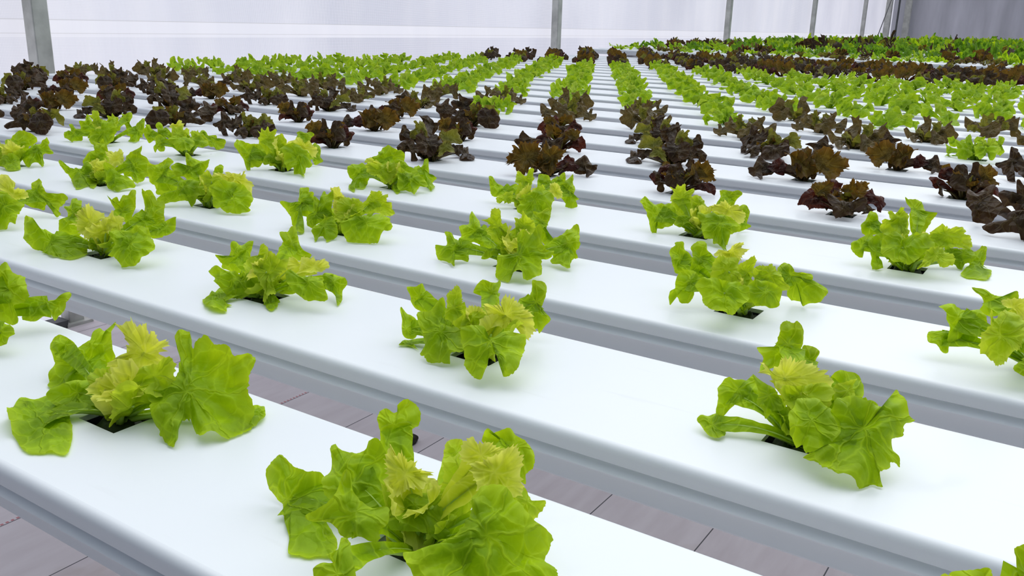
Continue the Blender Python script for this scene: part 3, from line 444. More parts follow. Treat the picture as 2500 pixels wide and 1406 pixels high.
  ('o',(314,54,68),[(248,42,93),(290,70,94),(316,80,88),(344,81,75),(352,73,64),(345,59,56),(353,48,42),(333,30,38),(291,14,46)]),
  ('h',(99,115,142),[(44,94,159),(59,132,197),(110,144,171),(139,134,134),(119,100,106),(75,79,115)]),
  ('o',(148,5,93),[(82,-20,107),(111,28,133),(176,42,110),(224,17,63),(199,-28,38),(127,-47,59)]),
 ]),
 'U2': ((0,2),[
  ('o',(12,207,211),[(1,211,232),(6,218,241),(20,229,244),(45,234,223),(47,217,185),(24,197,173),(11,202,200)]),
  ('o',(-31,115,205),[(-69,102,229),(-42,123,234),(-28,134,239),(-16,136,226),(-2,122,180),(-19,95,148),(-54,87,178)]),
  ('l',(-69,35,223),[(-87,33,242),(-72,51,258),(-58,49,238),(-48,31,189),(-65,16,178)]),
 ]),
 'r1': ((4,3),[
  ('r',(-161,-30,70),[(-192,-10,114),(-175,5,118),(-141,12,102),(-103,12,76),(-54,4,33),(-62,-8,25),(-100,-26,32),(-130,-44,33),(-143,-56,29),(-154,-72,19),(-162,-69,28),(-176,-64,43),(-192,-70,48),(-212,-84,46),(-216,-75,59),(-212,-47,86)]),
  ('b',(-125,-14,118),[(-171,-21,148),(-137,6,155),(-120,19,158),(-99,35,160),(-78,40,149),(-79,12,114),(-82,1,102),(-108,-25,89),(-137,-42,92),(-166,-42,115)]),
  ('r',(-71,74,128),[(-107,70,153),(-88,100,175),(-56,107,158),(-39,112,151),(-40,98,133),(-51,82,121),(-46,61,89),(-72,47,92),(-91,46,108)]),
  ('b',(28,39,128),[(-33,3,132),(-20,22,146),(5,46,156),(5,57,170),(22,65,167),(39,70,159),(46,85,173),(69,95,166),(89,91,145),(96,81,126),(91,67,112),(73,36,86),(32,3,77),(-4,-9,92),(-28,-7,114)]),
  ('r',(137,121,91),[(57,89,116),(86,116,126),(104,133,133),(112,146,143),(123,136,122),(144,142,112),(174,152,100),(184,146,84),(197,142,67),(189,123,50),(179,104,34),(181,94,19),(161,87,26),(156,94,39),(139,97,58),(115,92,71),(92,92,89)]),
  ('k',(38,-147,76),[(-49,-142,131),(-15,-123,128),(14,-124,111),(57,-111,98),(97,-79,104),(125,-51,114),(137,-78,82),(122,-112,60),(103,-124,60),(82,-126,70),(72,-139,64),(95,-137,52),(87,-162,34),(40,-191,35),(24,-206,30),(2,-203,46),(-14,-186,70),(-34,-168,98)]),
  ('k',(122,43,38),[(107,67,69),(128,65,55),(140,57,40),(160,66,37),(150,53,32),(131,31,22),(117,16,16),(101,7,17),(111,26,28),(111,45,47)]),
 ]),
 'r2': ((4,1),[
  ('k',(-208,85,198),[(-242,102,261),(-222,104,243),(-184,114,220),(-151,131,213),(-120,148,209),(-148,118,189),(-161,97,167),(-194,75,166),(-237,46,165),(-249,45,175),(-272,43,196),(-265,56,210),(-249,68,213),(-252,77,232)]),
  ('b',(-92,-71,107),[(-182,-84,166),(-150,-76,149),(-160,-57,182),(-106,-22,184),(-67,0,180),(-34,-4,148),(-7,-19,105),(2,-41,69),(-32,-79,48),(-57,-91,52),(-55,-123,9),(-55,-163,6),(-122,-153,25),(-144,-145,55),(-164,-150,64),(-177,-166,54),(-190,-157,76),(-194,-138,104),(-184,-114,127)]),
  ('b',(46,0,125),[(-7,18,192),(24,31,183),(45,30,166),(79,49,162),(120,68,153),(110,42,127),(103,14,96),(96,-6,76),(102,-29,40),(87,-61,12),(51,-76,21),(18,-77,48),(-7,-70,77),(-15,-29,138)]),
  ('r',(121,105,74),[(96,132,130),(113,133,118),(139,144,111),(157,137,85),(189,144,68),(175,115,42),(144,87,31),(112,64,27),(94,66,45),(60,47,49),(71,70,70),(85,84,75),(80,107,111)]),
  ('k',(203,178,60),[(181,217,130),(193,223,127),(225,216,92),(242,210,69),(269,226,68),(273,213,47),(272,190,19),(276,74,6),(225,154,10),(189,133,14),(167,121,15),(146,121,33),(138,143,69),(155,174,95)]),
 ]),
 'r3': ((4,2),[
  ('r',(-145,-18,74),[(-179,-17,103),(-148,-2,97),(-117,14,92),(-91,14,70),(-108,-7,57),(-123,-25,45),(-139,-41,39),(-161,-35,64),(-185,-35,84)]),
  ('r',(-105,4,133),[(-126,1,150),(-90,33,163),(-61,29,128),(-62,7,93),(-99,-18,92),(-132,-30,105),(-135,-19,126)]),
  ('k',(-4,-57,126),[(-46,-46,176),(-4,-13,183),(25,-20,150),(47,-45,99),(49,-74,60),(7,-111,47),(-32,-119,69),(-51,-110,96),(-51,-75,142)]),
  ('k',(58,33,128),[(25,58,188),(48,75,191),(63,55,151),(92,48,118),(115,32,79),(81,-8,55),(38,-19,76),(22,1,116),(29,32,150)]),
  ('b',(105,113,124),[(43,101,169),(60,116,176),(75,120,167),(100,140,174),(112,138,157),(149,149,137),(155,146,126),(144,134,119),(157,125,90),(173,128,79),(155,109,67),(117,82,63),(80,70,82),(49,72,116)]),
  ('r',(145,38,50),[(97,17,60),(130,48,69),(177,78,69),(198,70,49),(209,56,30),(209,36,11),(190,38,24),(155,26,34),(92,-13,35)]),
  ('b',(-120,35,143),[(-133,40,157),(-100,64,161),(-95,49,141),(-132,17,131)]),
 ]),
 'r4': ((5,1.62),[
  ('b',(127,102,57),[(50,42,43),(53,73,76),(79,100,87),(107,112,81),(153,158,100),(185,141,58),(200,106,9),(178,98,16),(134,82,28),(103,74,42),(63,41,33)]),
  ('k',(328,254,115),[(307,302,214),(342,304,182),(375,303,146),(411,325,144),(410,313,125),(392,290,106),(415,282,71),(388,253,52),(388,230,15),(436,117,6),(379,166,6),(394,44,6),(332,54,6),(280,168,26),(309,196,42),(287,209,85),(300,254,144),(305,282,184)]),
  ('b',(243,132,65),[(173,130,113),(232,182,129),(295,197,102),(312,151,39),(271,130,45),(236,82,16),(202,79,36)]),
 ]),
}# ------------------------------------------------------------------ lettuce
# For each plant model: (gully, hole) it grows in and its leaves; a leaf is a kind, its blade centre and the
# rim of the blade, in thousandths of a unit from the middle of the planting hole (x along the gully, y away, z up).
class Geo:
    """collects leaf blades and stalks; becomes one mesh with a 'leaf' uv map and rim / seed attributes"""
    def __init__(s): s.V=[]; s.F=[]; s.M=[]; s.uv=[]; s.rim=[]; s.seed=[]; s.mats=[]
    def mi(s, m):
        if m not in s.mats: s.mats.append(m)
        return s.mats.index(m)
    def add(s, V, F, m, uv=None, rim=None, seed=0.0):
        b=len(s.V); s.V+=V; s.F+=[tuple(b+i for i in f) for f in F]; s.M+=[s.mi(m)]*len(F)
        s.uv+=uv or [(0.0,0.0)]*len(V); s.rim+=rim or [0.0]*len(V); s.seed+=[seed]*len(V)
    def mesh(s, name):
        me = mesh(name, [(v[0]*U, v[1]*U, v[2]*U) for v in s.V], s.F, [M[m] for m in s.mats], s.M)
        a = me.attributes.new('rim','FLOAT','POINT'); a.data.foreach_set('value', s.rim)
        a = me.attributes.new('seed','FLOAT','POINT'); a.data.foreach_set('value', s.seed)
        ul = me.uv_layers.new(name='leaf'); vi=[0]*len(me.loops); me.loops.foreach_get('vertex_index', vi)
        fl=[]
        for i in vi: fl += s.uv[i]
        ul.data.foreach_set('uv', fl)
        return me

def leaf(g, tone, c, pts, pal, lod, rnd, xf=None, zmin=.004, stem=None):
    c = Vector(c)/1000; P = [Vector(q)/1000 for q in pts]
    if xf: c = xf(c); P = [xf(q) for q in P]
    n = len(P); sub, rings = {0:(7,10),1:(4,6),2:(2,3)}[lod]
    if lod == 2 and n > 12: P = P[::2]; n = len(P)
    N = n*sub; seed = rnd.uniform(0, 50)
    rim = []
    for i in range(n):
        a,b,d,e = P[i-1],P[i],P[(i+1)%n],P[(i+2)%n]
        for k in range(sub):
            t=k/sub
            q = .5*((2*b)+(d-a)*t+(2*a-5*b+4*d-e)*t*t+(3*b-a-3*d+e)*t**3)
            lin = b.lerp(d,t); rim.append(q.lerp(lin,.2))
    nrm = Vector((0,0,0))
    for i in range(N): nrm += (rim[i]-c).cross(rim[(i+1)%N]-c)
    area = nrm.length/2; nrm.normalize()
    if nrm.z < 0 and abs(nrm.z) > .15: nrm = -nrm
    size = math.sqrt(area/math.pi)
    frilly = tone in ('h','l','b'); cup = {'h':.42,'l':.2,'b':.38}.get(tone, -.05)
    teeth = {'h':.17,'l':.10,'b':.16,'o':.045,'r':.07,'k':.07}[tone]*size
    ruf = {'h':.26,'l':.20,'b':.26,'o':.13,'r':.13,'k':.14}[tone]*size
    if lod == 2: teeth *= .6
    sp_ = .8 if frilly else .15
    for i in range(N):
        q = rim[i]; d = q-c; L = d.length or 1e-5
        tt = noise.noise(Vector((i*.55, seed, 0)))+ (sp_ if (i % 3 == 0 and noise.noise(Vector((i*.3,seed+9,0)))>-.15) else 0)
        rim[i] = q + d/L*tt*teeth
    out = (c - Vector((0,0,c.z*.3))); out -= nrm*out.dot(nrm)
    if out.length < .02: out = Vector((1,0,0)) - nrm*nrm.x
    e1 = out.normalized(); e2 = nrm.cross(e1)
    V=[];F=[];uv=[];rm=[]
    f1 = rnd.uniform(.7,1.3)
    def put(p, rho, ph):
        loc = p - c; a, b = loc.dot(e1), loc.dot(e2)
        bul = .10*size*(1-rho*rho)
        w = noise.noise(Vector((a*9+seed, b*9, 1.7)))*.42*size*(.3+.7*rho)
        w += noise.noise(Vector((a*26+seed, b*26, 5.1)))*.022*(1.1-.3*rho)
        w += cup*size*rho*rho
        w += math.sin(ph*f1+seed)*ruf*rho**3 + noise.noise(Vector((ph*1.6, seed, rho)))*ruf*1.3*rho**2.5
        q = p + nrm*(bul+w)
        if q.z < zmin: q.z = zmin + .002*rho
        V.append((q.x,q.y,q.z)); uv.append((a,b)); rm.append(rho)
    put(c, 0, 0)
    per = 0; phs=[]
    for i in range(N): per += (rim[i]-rim[i-1]).length; phs.append(per/(.026 if tone in 'hb' else .034 if frilly else .045))
    # whole number of waves round the rim so that it closes
    tot = phs[-1]; kk = max(1, round(tot*f1/(2*math.pi)))*2*math.pi/(tot*f1); phs=[p_*kk for p_ in phs]
    for r_ in range(1, rings+1):
        rho = (r_/rings)
        for i in range(N): put(c + (rim[i]-c)*rho, rho, phs[i])
    for i in range(N): F.append((0, 1+i, 1+(i+1)%N))
    for r_ in range(rings-1):
        b0=1+r_*N; b1=b0+N
        for i in range(N): F.append((b0+i, b1+i, b1+(i+1)%N, b0+(i+1)%N))
    g.add(V,F,PAL[pal][tone],uv,rm,seed)
    # ruffled wing of the blade running down to the crown, and its midrib
    a0 = Vector((rnd.uniform(-.02,.02), rnd.uniform(-.02,.02), -.005))
    if stem is not None: a0 = stem
    cc = c + nrm*.06*size
    D = cc-a0; Lw = D.length
    if Lw > .03:
        side = e2 if abs(e2.dot(D.normalized())) < .8 else e1
        side = (side - D.normalized()*side.dot(D.normalized())).normalized()
        nn = side.cross(D.normalized())
        if nn.z < 0: nn = -nn
        mid = a0.lerp(cc,.5) + Vector((0,0,.028+.05*Lw))
        ns = {0:12,1:7,2:3}[lod]; nw = {0:6,1:4,2:2}[lod]
        V=[];F=[];uv=[];rm=[];path=[]
        for i in range(ns+1):
            t=i/ns; p = a0*(1-t)**2 + mid*2*t*(1-t) + cc*t*t; path.append(p.copy())
            wd = .012 + (.5*size)*t**2.1
            for k in range(nw+1):
                v = -1+2*k/nw
                q = p + side*v*wd*(1+.25*noise.noise(Vector((t*9,v*3,seed)))) + nn*(abs(v)**1.5*wd*.35*(1-t*.9) + (noise.noise(Vector((t*Lw*22,v*1.5,seed+3)))*ruf*.9*abs(v) if t<.97 else 0)) - nrm*.004*t
                if q.z < zmin and t > .2: q.z = zmin
                V.append(tuple(q)); uv.append(((t-1)*Lw, v*wd)); rm.append(abs(v)*.7)
        for i in range(ns):
            for k in range(nw): a=i*(nw+1)+k; F.append((a,a+1,a+nw+2,a+nw+1))
        g.add(V,F,PAL[pal][tone],uv,rm,seed)
        if lod < 2:
            pp=[tuple(q - nn*.007) for q in path[::2]]; m_=len(pp)-1
            Vt,Ft = tube(pp,[.0095*(1-.7*i/m_) for i in range(m_+1)], 6 if lod==0 else 4)
            g.add(Vt,Ft,'rstalk' if pal in ('r','b') else 'stalk')

def filler(rnd, tone, k, n, reach=.075, low=.05, high=.12):
    """one small inner leaf standing round the crown: centre and rim"""
    a = 2*math.pi*k/n + rnd.uniform(-.4,.4); rr_ = reach*rnd.uniform(.7,1.25)
    c = Vector((math.cos(a)*rr_, math.sin(a)*rr_, rnd.uniform(low,high)))
    up = Vector((math.cos(a)*.55, math.sin(a)*.55, .85)).normalized(); sd = Vector((-math.sin(a), math.cos(a), 0))
    sz = rnd.uniform(.04,.064); ph = rnd.uniform(0,6)
    pts=[]
    for q in range(11):
        b = 2*math.pi*q/11; m = sz*(1+.28*math.sin(b*3+ph)+rnd.uniform(-.15,.15))
        pts.append(tuple((c + sd*math.cos(b)*m + up*math.sin(b)*m*1.05)*1000))
    return tone, tuple(c*1000), pts
def fillers(pal, shape, rnd):
    L=[]
    if pal in ('g','m','d'): spec=[('l',2,.06,.04,.07),('h' if pal!='d' else 'l',2 if shape not in 'CEF' else 1,.03,.06,.095)]
    elif pal=='r': spec=[('k',2,.11,.04,.08),('b',3,.06,.05,.12),('h',1,.03,.06,.09)]
    else: spec=[('l',4,.07,.04,.10)]
    for tone,n,re,lo,hi in spec:
        for k in range(n): L.append(filler(rnd,tone,k,n,re,lo,hi))
    return L

def plug_geo(g, rnd, big=True):
    """dark damp root plug filling the square hole, its top crumbly"""
    n = 9 if big else 3; hx, hy = .063, .053; V=[];F=[]
    for i in range(n+1):
        for j in range(n+1):
            x = -hx+2*hx*i/n; y=-hy+2*hy*j/n; ed = i in (0,n) or j in (0,n)
            V.append((x, y, -.035 if ed else -.022+.022*noise.noise(Vector((x*60+rnd*9,y*60,0)))+ (.015 if abs(x)+abs(y)<.06 else 0)))
    for i in range(n):
        for j in range(n): a=i*(n+1)+j; F.append((a,a+n+1,a+n+2,a+1))
    b=len(V); V += [(-hx,-hy,-.075),(hx,-hy,-.075),(hx,hy,-.075),(-hx,hy,-.075)]
    cs=[0,n*(n+1),n*(n+1)+n,n]
    for k in range(4): F.append((cs[k],b+k,b+(k+1)%4,cs[(k+1)%4]))
    F.append((b+3,b+2,b+1,b))
    g.add(V,F,'plug')

def spin(a, s=1.0, flip=1, sz=1.0):
    ca, sa = math.cos(a), math.sin(a)
    return lambda v: Vector(((v.x*flip*ca-v.y*sa)*s, (v.x*flip*sa+v.y*ca)*s, v.z*s*sz))
PART = {'o':'leaf','l':'leaf','h':'inner_leaf','r':'leaf','b':'inner_leaf','k':'leaf'}
cache = {}
def parts_of(shape, pal, lod, var=0):
    """list of (part name, mesh) for one plant model"""
    key=(shape,pal,lod,var)
    if key not in cache:
        rnd = random.Random(str(key)); L=[]
        xf = None
        for t,c,pts in PLANTS[shape][1]+fillers(pal,shape,rnd):
            g=Geo(); leaf(g,t,c,pts,pal,lod,rnd,xf); L.append((PART[t], g.mesh('lettuce_'+PART[t])))
        g=Geo(); plug_geo(g, rnd.random()); L.append(('root_plug', g.mesh('root_plug')))
        cache[key]=L
    return cache[key]
def whole(shape, pal, lod, plug=True):
    key=('w',shape,pal,lod,plug)
    if key not in cache:
        rnd = random.Random(str(key)); g=Geo()
        for t,c,pts in PLANTS[shape][1]+fillers(pal,shape,rnd)[1::2]: leaf(g,t,c,pts,pal,lod,rnd)
        if plug: plug_geo(g, .5, False)
        cache[key]=g.mesh('lettuce')
    return cache[key]
def plant(name, loc, shape, pal, rot=0.0, s=1.0, lod=0, parts=True, sx=1, sz=1.0, plug=True):
    if parts:
        r = link(name, None, loc=loc); r.empty_display_size=.03
        for nm, me in parts_of(shape, pal, lod): link(nm, me, r)
    else: r = link(name, whole(shape, pal, lod, plug), loc=loc)
    r.rotation_euler=(0,0,rot); r.scale=(s*sx,s,s*sz)
    return r

# ------------------------------------------------------------------ gullies
YP=[0,.889,1.793,2.817,3.805,4.823,5.772,6.82,7.808,8.806,9.794,10.812,11.851,12.908,13.952]
OF=[0,-.487,-.958,-1.533,-2.049,-2.544]
while len(YP)<25: YP.append(YP[-1]+1.02)
while len(OF)<25: OF.append(OF[-1]-.545)
BP=.9477
prof=[(.300,-.045)]      # half profile from the foot of the lid up to the flat top
def half_profile():
    L=[(.255,-.150),(.266,-.148),(.272,-.141),(.272,-.090),(.276,-.0835),(.300,-.0800),(.3025,-.076),(.301,-.071),(.281,-.055),(.280,-.0505),(.298,-.0485),(.302,-.0455),(.3015,-.022)]
    for k in range(1,7):
        a=k/6*math.pi/2; L.append((.3015-.022*(1-math.cos(a)), -.022+.022*math.sin(a)))
    return L
def gully_mesh(x0, x1, holes):
    R=half_profile(); V=[];F=[]
    sec=[(-y,z) for y,z in R]+[(y,z) for y,z in reversed(R)]     # front foot .. over .. back foot
    n=len(sec)
    for x in (x0,x1):
        for y,z in sec: V.append((x,y,z))
    k=len(R)                                                   # index of the flat between k-1 and k
    for i in range(n-1):
        if i==k-1 and holes: continue
        F.append((i,i+n,i+n+1,i+1))
    F.append((n-1,2*n-1,n,0)); F.append(tuple(range(n))); F.append(tuple(range(2*n-1,n-1,-1)))
    if holes:
        yf,yb=-.2795,.2795; hx,hy=.071,.061
        xs=[x0]+[v for h in holes for v in (h-hx,h+hx)]+[x1]; ys=[yf,-hy,hy,yb]
        b=len(V)
        for x in xs:
            for y in ys: V.append((x,y,0))
        for i in range(len(xs)-1):
            for j in range(3):
                if j==1 and i%2==1: continue
                a=b+i*4+j; F.append((a,a+4,a+5,a+1))
        for h in holes:                                        # thin wall of the cut-out
            b=len(V)
            for z in (0,-.014):
                V+=[(h-hx,-hy,z),(h+hx,-hy,z),(h+hx,hy,z),(h-hx,hy,z)]
            for q in range(4): F.append((b+q,b+(q+1)%4,b+4+(q+1)%4,b+4+q))
    me=mesh('gully',[(a*U,c*U,d*U) for a,c,d in V],F,[M['gully']],smooth=False)
    return me
def finish_gully(o):
    me=o.data
    bm=bmesh.new(); bm.from_mesh(me); bmesh.ops.remove_doubles(bm,verts=bm.verts,dist=1e-6)
    bmesh.ops.recalc_face_normals(bm,faces=bm.faces); bm.to_mesh(me); bm.free()
    me.polygons.foreach_set('use_smooth',[abs(p.normal.z)<.98 and abs(p.normal.x)<.5 for p in me.polygons]); me.update()
    try: me.set_sharp_from_angle(angle=math.radians(38))
    except Exception: pass

ORD=['zeroth','first','second','third','fourth','fifth','sixth','seventh','eighth','ninth','tenth','eleventh','twelfth','thirteenth','fourteenth','fifteenth','sixteenth','seventeenth','eighteenth','nineteenth','twentieth','twenty-first','twenty-second','twenty-third','twenty-fourth','twenty-fifth','twenty-sixth','twenty-seventh','twenty-eighth']
# camera, fitted to the rows of holes and the gully edges
R_=Vector((.83403,.55108,.02655)); U_=Vector((-.17955,.22561,.95753)); W_=Vector((-.52169,.80337,-.28712))
CAM=Vector((1.8914,-1.152,.9575)); FPX=2168.64
cd=bpy.data.cameras.new('camera'); cam=bpy.data.objects.new('camera',cd); C.objects.link(cam); sc.camera=cam
mr=Matrix((R_,U_,-W_)).transposed().to_4x4(); cam.matrix_world=Matrix.Translation(W(*CAM))@mr
cd.sensor_width=36; cd.lens=FPX/2500*36; cd.clip_start=.02; cd.clip_end=200
def px(x,y,z=0):
    D=Vector((x,y,z))-CAM; d=D.dot(W_)
    return (1250+FPX*D.dot(R_)/d, 703-FPX*D.dot(U_)/d, d) if d>.2 else (-9999,0,d)

KINDS={}
def kind_of(j,i):
    if j<=3: k='r' if (j==3 and i<=-4) else 'g'
    elif j<=6: k='r'
    elif j<=8: k='b'
    elif j<=17: k='m'
    else: k='r'
    if (j,i) in ((7,0),(8,3),(7,5)): k='m'
    if (j,i) in ((9,4),(9,6),(9,7)): k='b'
    return k
exact={ (v[0][0],v[0][1]):n for n,v in PLANTS.items() if v[0][1]==int(v[0][1]) }
GREEN=['D','E','F','G','H','I','J','K','L','M','N','O','C']
RED=['r1','r2','r3','J','G','O','r1','r2']
BRZ=['K','H','M','F','K','H']
NEAR_LABEL={
 'A':'large green lettuce with leaf fan right of its open square hole, lower left',
 'B':'biggest pale green lettuce in the foreground, cut off by the bottom edge',
 'C':'green lettuce with yellow heart and heavily blistered leaf hanging right over its square hole',
 'D':'green lettuce with a pale frilly heart and a front leaf shaped like trousers',
 'E':'green lettuce with dark square hole under its left leaves, middle of the second gully',
 'F':'green lettuce with cupped yellow heart and a long drooping left leaf with a hole',
 'G':'green lettuce with a broad rounded right leaf and notched front leaf, third gully',
 'H':'green lettuce with five spread leaves and a round bite in its front leaf',
 'I':'wide green lettuce sprawling right, mossy plug showing below it, third gully',
 'J':'green lettuce with a tall torn back leaf and round yellow frilly right side, third gully',
 'K':'green lettuce with pointed left leaf touching its neighbour on the right, third gully',
 'L':'arched green lettuce in the fourth gully in front of the red lettuces, left of centre',
 'M':'green lettuce with a wavy front leaf directly before the brown lettuces at centre',
 'N':'green lettuce with a jagged upright leaf and black hole showing, fourth gully',
 'O':'green lettuce with tall twisted leaf above a wide black hole, right side of fourth gully',
 'Pp':'green lettuce cut by the right edge with thorn-like upright leaf, third gully',
 'Q':'small green lettuce at the left edge, leftmost plant of the third gully',
 'R':'green lettuce cut by the left edge, leaf reaching over the gap of the second gully',
 'S':'green lettuce cut by the left edge in the nearest gully',
 'U2':'green leaf tips of a lettuce poking into the bottom right corner',
 'r1':'dark maroon lettuce with spiked bronze heart in front of the other reds, right of centre',
 'r2':'bushy brown lettuce with a dark winged leaf reaching right, at the centre',
 'r3':'dark red lettuce with a curved maroon leaf lying right, just behind the jagged green one'}
LOOK={'g':'green frilly lettuce','r':'dark red lettuce','b':'olive bronze lettuce','m':'pale young lettuce'}
NAME={'g':'green_lettuce','m':'green_lettuce','r':'red_lettuce','b':'bronze_lettuce','d':'green_lettuce'}
GRP={'g':'green lettuces in the front gullies','r':'red lettuces of the near band','b':'olive bronze lettuces behind the red ones','m':'young green lettuces of the middle band'}
rnd=random.Random(7)
for j in range(25):
    xl = -11.8 if j<10 else -12.5; xr=5.0
    hs=[]; i=-16
    while True:
        x=OF[j]+i*BP
        if x>xr-.4: break
        if x>xl+.35: hs.append((i,x))
        i+=1
    seen=[]
    for i,x in hs:
        a,b,d=px(x,YP[j],.1)
        hw=.40*FPX/d if d>0 else 0
        if d<=.3: continue
        inside = a+hw>0 and a-hw<2500 and b-hw*.8<1406
        if (j,i) in exact: inside=True
        margin = a+hw>-900 and a-hw<3300 and d<30
        if inside: seen.append((i,x,True))
        elif margin and j>0: seen.append((i,x,False))
    o=link('growing_gully',gully_mesh(xl,xr,[x for i,x,s in seen]),loc=W(0,YP[j])); finish_gully(o)
    lab={0:'white growing gully nearest the camera, holding the two biggest lettuces',24:'farthest white gully of the near bench, against the raised far bench'}.get(j)
    tag(o,lab or f'white growing gully, {ORD[j+1]} from the front of the near bench','gully','parallel white growing gullies of the near bench')
    vis=[q for q in seen if q[2]]
    for i,x,s in seen:
        kd=kind_of(j,i); far=px(x,YP[j])[2]
        ex=exact.get((j,i))
        if ex: shape=ex; rot=0; scl=1; flip=1; lod=0; parts=True
        else:
            shape=rnd.choice({'g':GREEN,'m':GREEN,'r':RED,'b':BRZ}[kd])
            if shape==globals().get('last'): shape=rnd.choice({'g':GREEN,'m':GREEN,'r':RED,'b':BRZ}[kd])
            last=shape
            (tj,ti)=PLANTS[shape][0]; flip=rnd.choice((1,-1))
            a_t=math.atan2(YP[int(tj)]-CAM.y, OF[int(tj)]+ti*BP-CAM.x); a_n=math.atan2(YP[j]-CAM.y, x-CAM.x)
            rot=(a_n-a_t if flip==1 else a_n+a_t-math.pi)+rnd.uniform(-.35,.35)
            scl=rnd.uniform(.86,1.06)*(1.1 if j>=18 else 1)
            lod=1 if j<9 else 2; parts = j<=8
        pal='g' if (kd=='m' and j<9 and False) else kd
        r=plant(NAME[kd],W(x,YP[j]),shape,pal,rot,scl,lod,parts,flip,1.0 if ex else rnd.uniform(1.0,1.15)*(1.2 if j>=18 else 1))
        if ex: lab=NEAR_LABEL[ex]
        elif s:
            n=[q[0] for q in vis].index(i)+1
            side = f'{ORD[n]} from the left' if n<=(len(vis)+1)//2 else f'{ORD[len(vis)-n+1]} from the right'
            lab=f'{LOOK[kd]} in the {ORD[j+1]} gully from the front, {side}'
        else: lab=f'{LOOK[kd]} standing outside the picture in the {ORD[j+1]} gully'
        g=GRP[kd] if not (kd=='r' and j>10) else 'red lettuces of the far band'
        tag(r,lab,'lettuce',g)

# ------------------------------------------------------------------ raised benches behind
zb=.20
for k in range(5):
    y=25.0+k*.98
    o=link('growing_gully',gully_mesh(-12.4,5,[]),loc=W(0,y,zb)); finish_gully(o)
    tag(o,f'white gully of the raised bench behind, {ORD[k+1]} from its front edge','gully','white gullies of the raised far bench')
    n=0; rr=random.Random(k); cnt={}
    for i in range(19):
        x=-12.0+i*.74+rr.uniform(-.06,.06)+k*.2
        q=px(x,y,zb)
        if q[0]>2560 or q[0]<1500+k*8: continue
        n+=1
        pal={0:('m','b'),1:('m','m','b'),2:('d','r','m'),3:('r','d','d','m'),4:('r','d','d')}[k]; pal=pal[(i//2+k)%len(pal)] if k<2 else rr.choice(pal)
        shape=rr.choice(RED if pal=='r' else GREEN)
        r=plant(NAME[pal],W(x,y,zb),shape,pal,rr.uniform(-3,3),(.85,.92,1.1,1.15,1.15)[k],2,False,1,(.8,.95,1.3,1.45,1.5)[k],plug=False)
        tag(r,{'m':'yellow green','b':'bronze','d':'deep green','r':'dark red'}[pal]+f' lettuce on the raised far bench, {ORD[k+1]} gully, {ORD[n]} from left','lettuce','lettuces on the raised far bench')
gm=gully_mesh(-12.4,5,[]); tmp=link('growing_gully',gm,loc=W(0,31.2,.28)); finish_gully(tmp)
tag(tmp,'white gully hidden under the mature lettuces of the farthest bench','gully','white gullies of the farthest bench')
for k in range(1,25):
    o=tmp.copy(); C.objects.link(o); o.location=W(0,31.2+k*1.05,.28)
rr=random.Random(11); made=0; sV=None
stuff=Geo()
def append_stuff(shape,pal,xf):
    for t,c,pts in PLANTS[shape][1]: leaf(stuff,t,c,pts,pal,2,rr,xf,.02,xf(Vector((0,0,0))))
for k in range(25):
    y=31.2+k*1.05
    for i in range(22):
        x=-12.0+i*.78+(k%2)*.35+rr.uniform(-.1,.1)
        q=px(x,y,.3)
        if q[0]>2560 or x>4: continue
        grow=min(1,max(0,(x+12)/7)); s=1.15+.25*grow+rr.uniform(-.08,.1); tall=(1.2+.5*grow)*rr.uniform(.72,1.15)
        pal=rr.choice(['d','d','d','m','d','r','d','d','d'] if k>2 else ['d','d','r','r','m','d'])
        if i<2 and k<5: pal='r'; s=1.0
        shape=rr.choice(['D','E','G','J','N','O','L','I','B','A'])
        if k<9:
            r=plant(NAME[pal],W(x,y,.28),shape,pal,rr.uniform(-3,3),s,2,False,1,tall,plug=False)
            tag(r,{'m':'light green','d':'deep green','r':'dark red'}[pal]+' mature lettuce crowded on the farthest bench','lettuce',{'m':'light green','d':'deep green','r':'dark red'}[pal]+' lettuces crowded on the farthest bench')
        else:
            sp=spin(rr.uniform(-3,3),s*1.15,1,tall/1.1); off=Vector((x,y-45,0)); append_stuff(shape,pal,lambda v,sp=sp,off=off: sp(v)+off)
o=link('far_lettuces',stuff.mesh('far_lettuces'),loc=W(0,45,.28)); tag(o,'band of countless mature lettuces at the back of the farthest bench','lettuce',kind='stuff')

# ------------------------------------------------------------------ bench frames
def frame(name,x0,y0,y1,ztop,label,legs):
    e=link(name,None,loc=(x0*U,y0*U,0)); tag(e,label,'bench frame','steel frames carrying the gullies')
    top=H0+ztop*U
    V,F=box(-.02,.02,0,(y1-y0)*U,top-.05,top); link('cross_beam',mesh('cross_beam',V,F,[M['beam']],smooth=False),e)
    for y in legs:
        V,F=box(-.018,.018,(y-y0)*U-.018,(y-y0)*U+.018,.006,top-.05); lg=link('leg',mesh('leg',V,F,[M['beam']],smooth=False),e)
        V,F=box(-.04,.04,(y-y0)*U-.04,(y-y0)*U+.04,0,.006); link('foot_plate',mesh('foot_plate',V,F,[M['beam']],smooth=False),lg)
frame('bench_frame',-4.3,-.25,24.4,-.152,'grey steel bench frame under the front of the near bench',(9,17,23.5))
frame('bench_frame',-8.0,-.25,24.4,-.152,'steel bench frame under the middle of the near bench',(9,17,23.5))
frame('bench_frame',-11.4,-.25,24.4,-.152,'steel bench frame under the wall end of the near bench',(9,17,23.5))
frame('bench_frame',3.4,-.25,24.4,-.152,'steel bench frame under the right end of the near bench',(9,17,23.5))
for x in (-11,-4,3): frame('bench_frame',x,24.8,29.2,zb-.152,'steel frame under the raised far bench',(25.2,28.8))
for x in (-11,-4,3): frame('bench_frame',x,31,56.6,.28-.152,'steel frame under the farthest bench',(31.4,40,48,56))

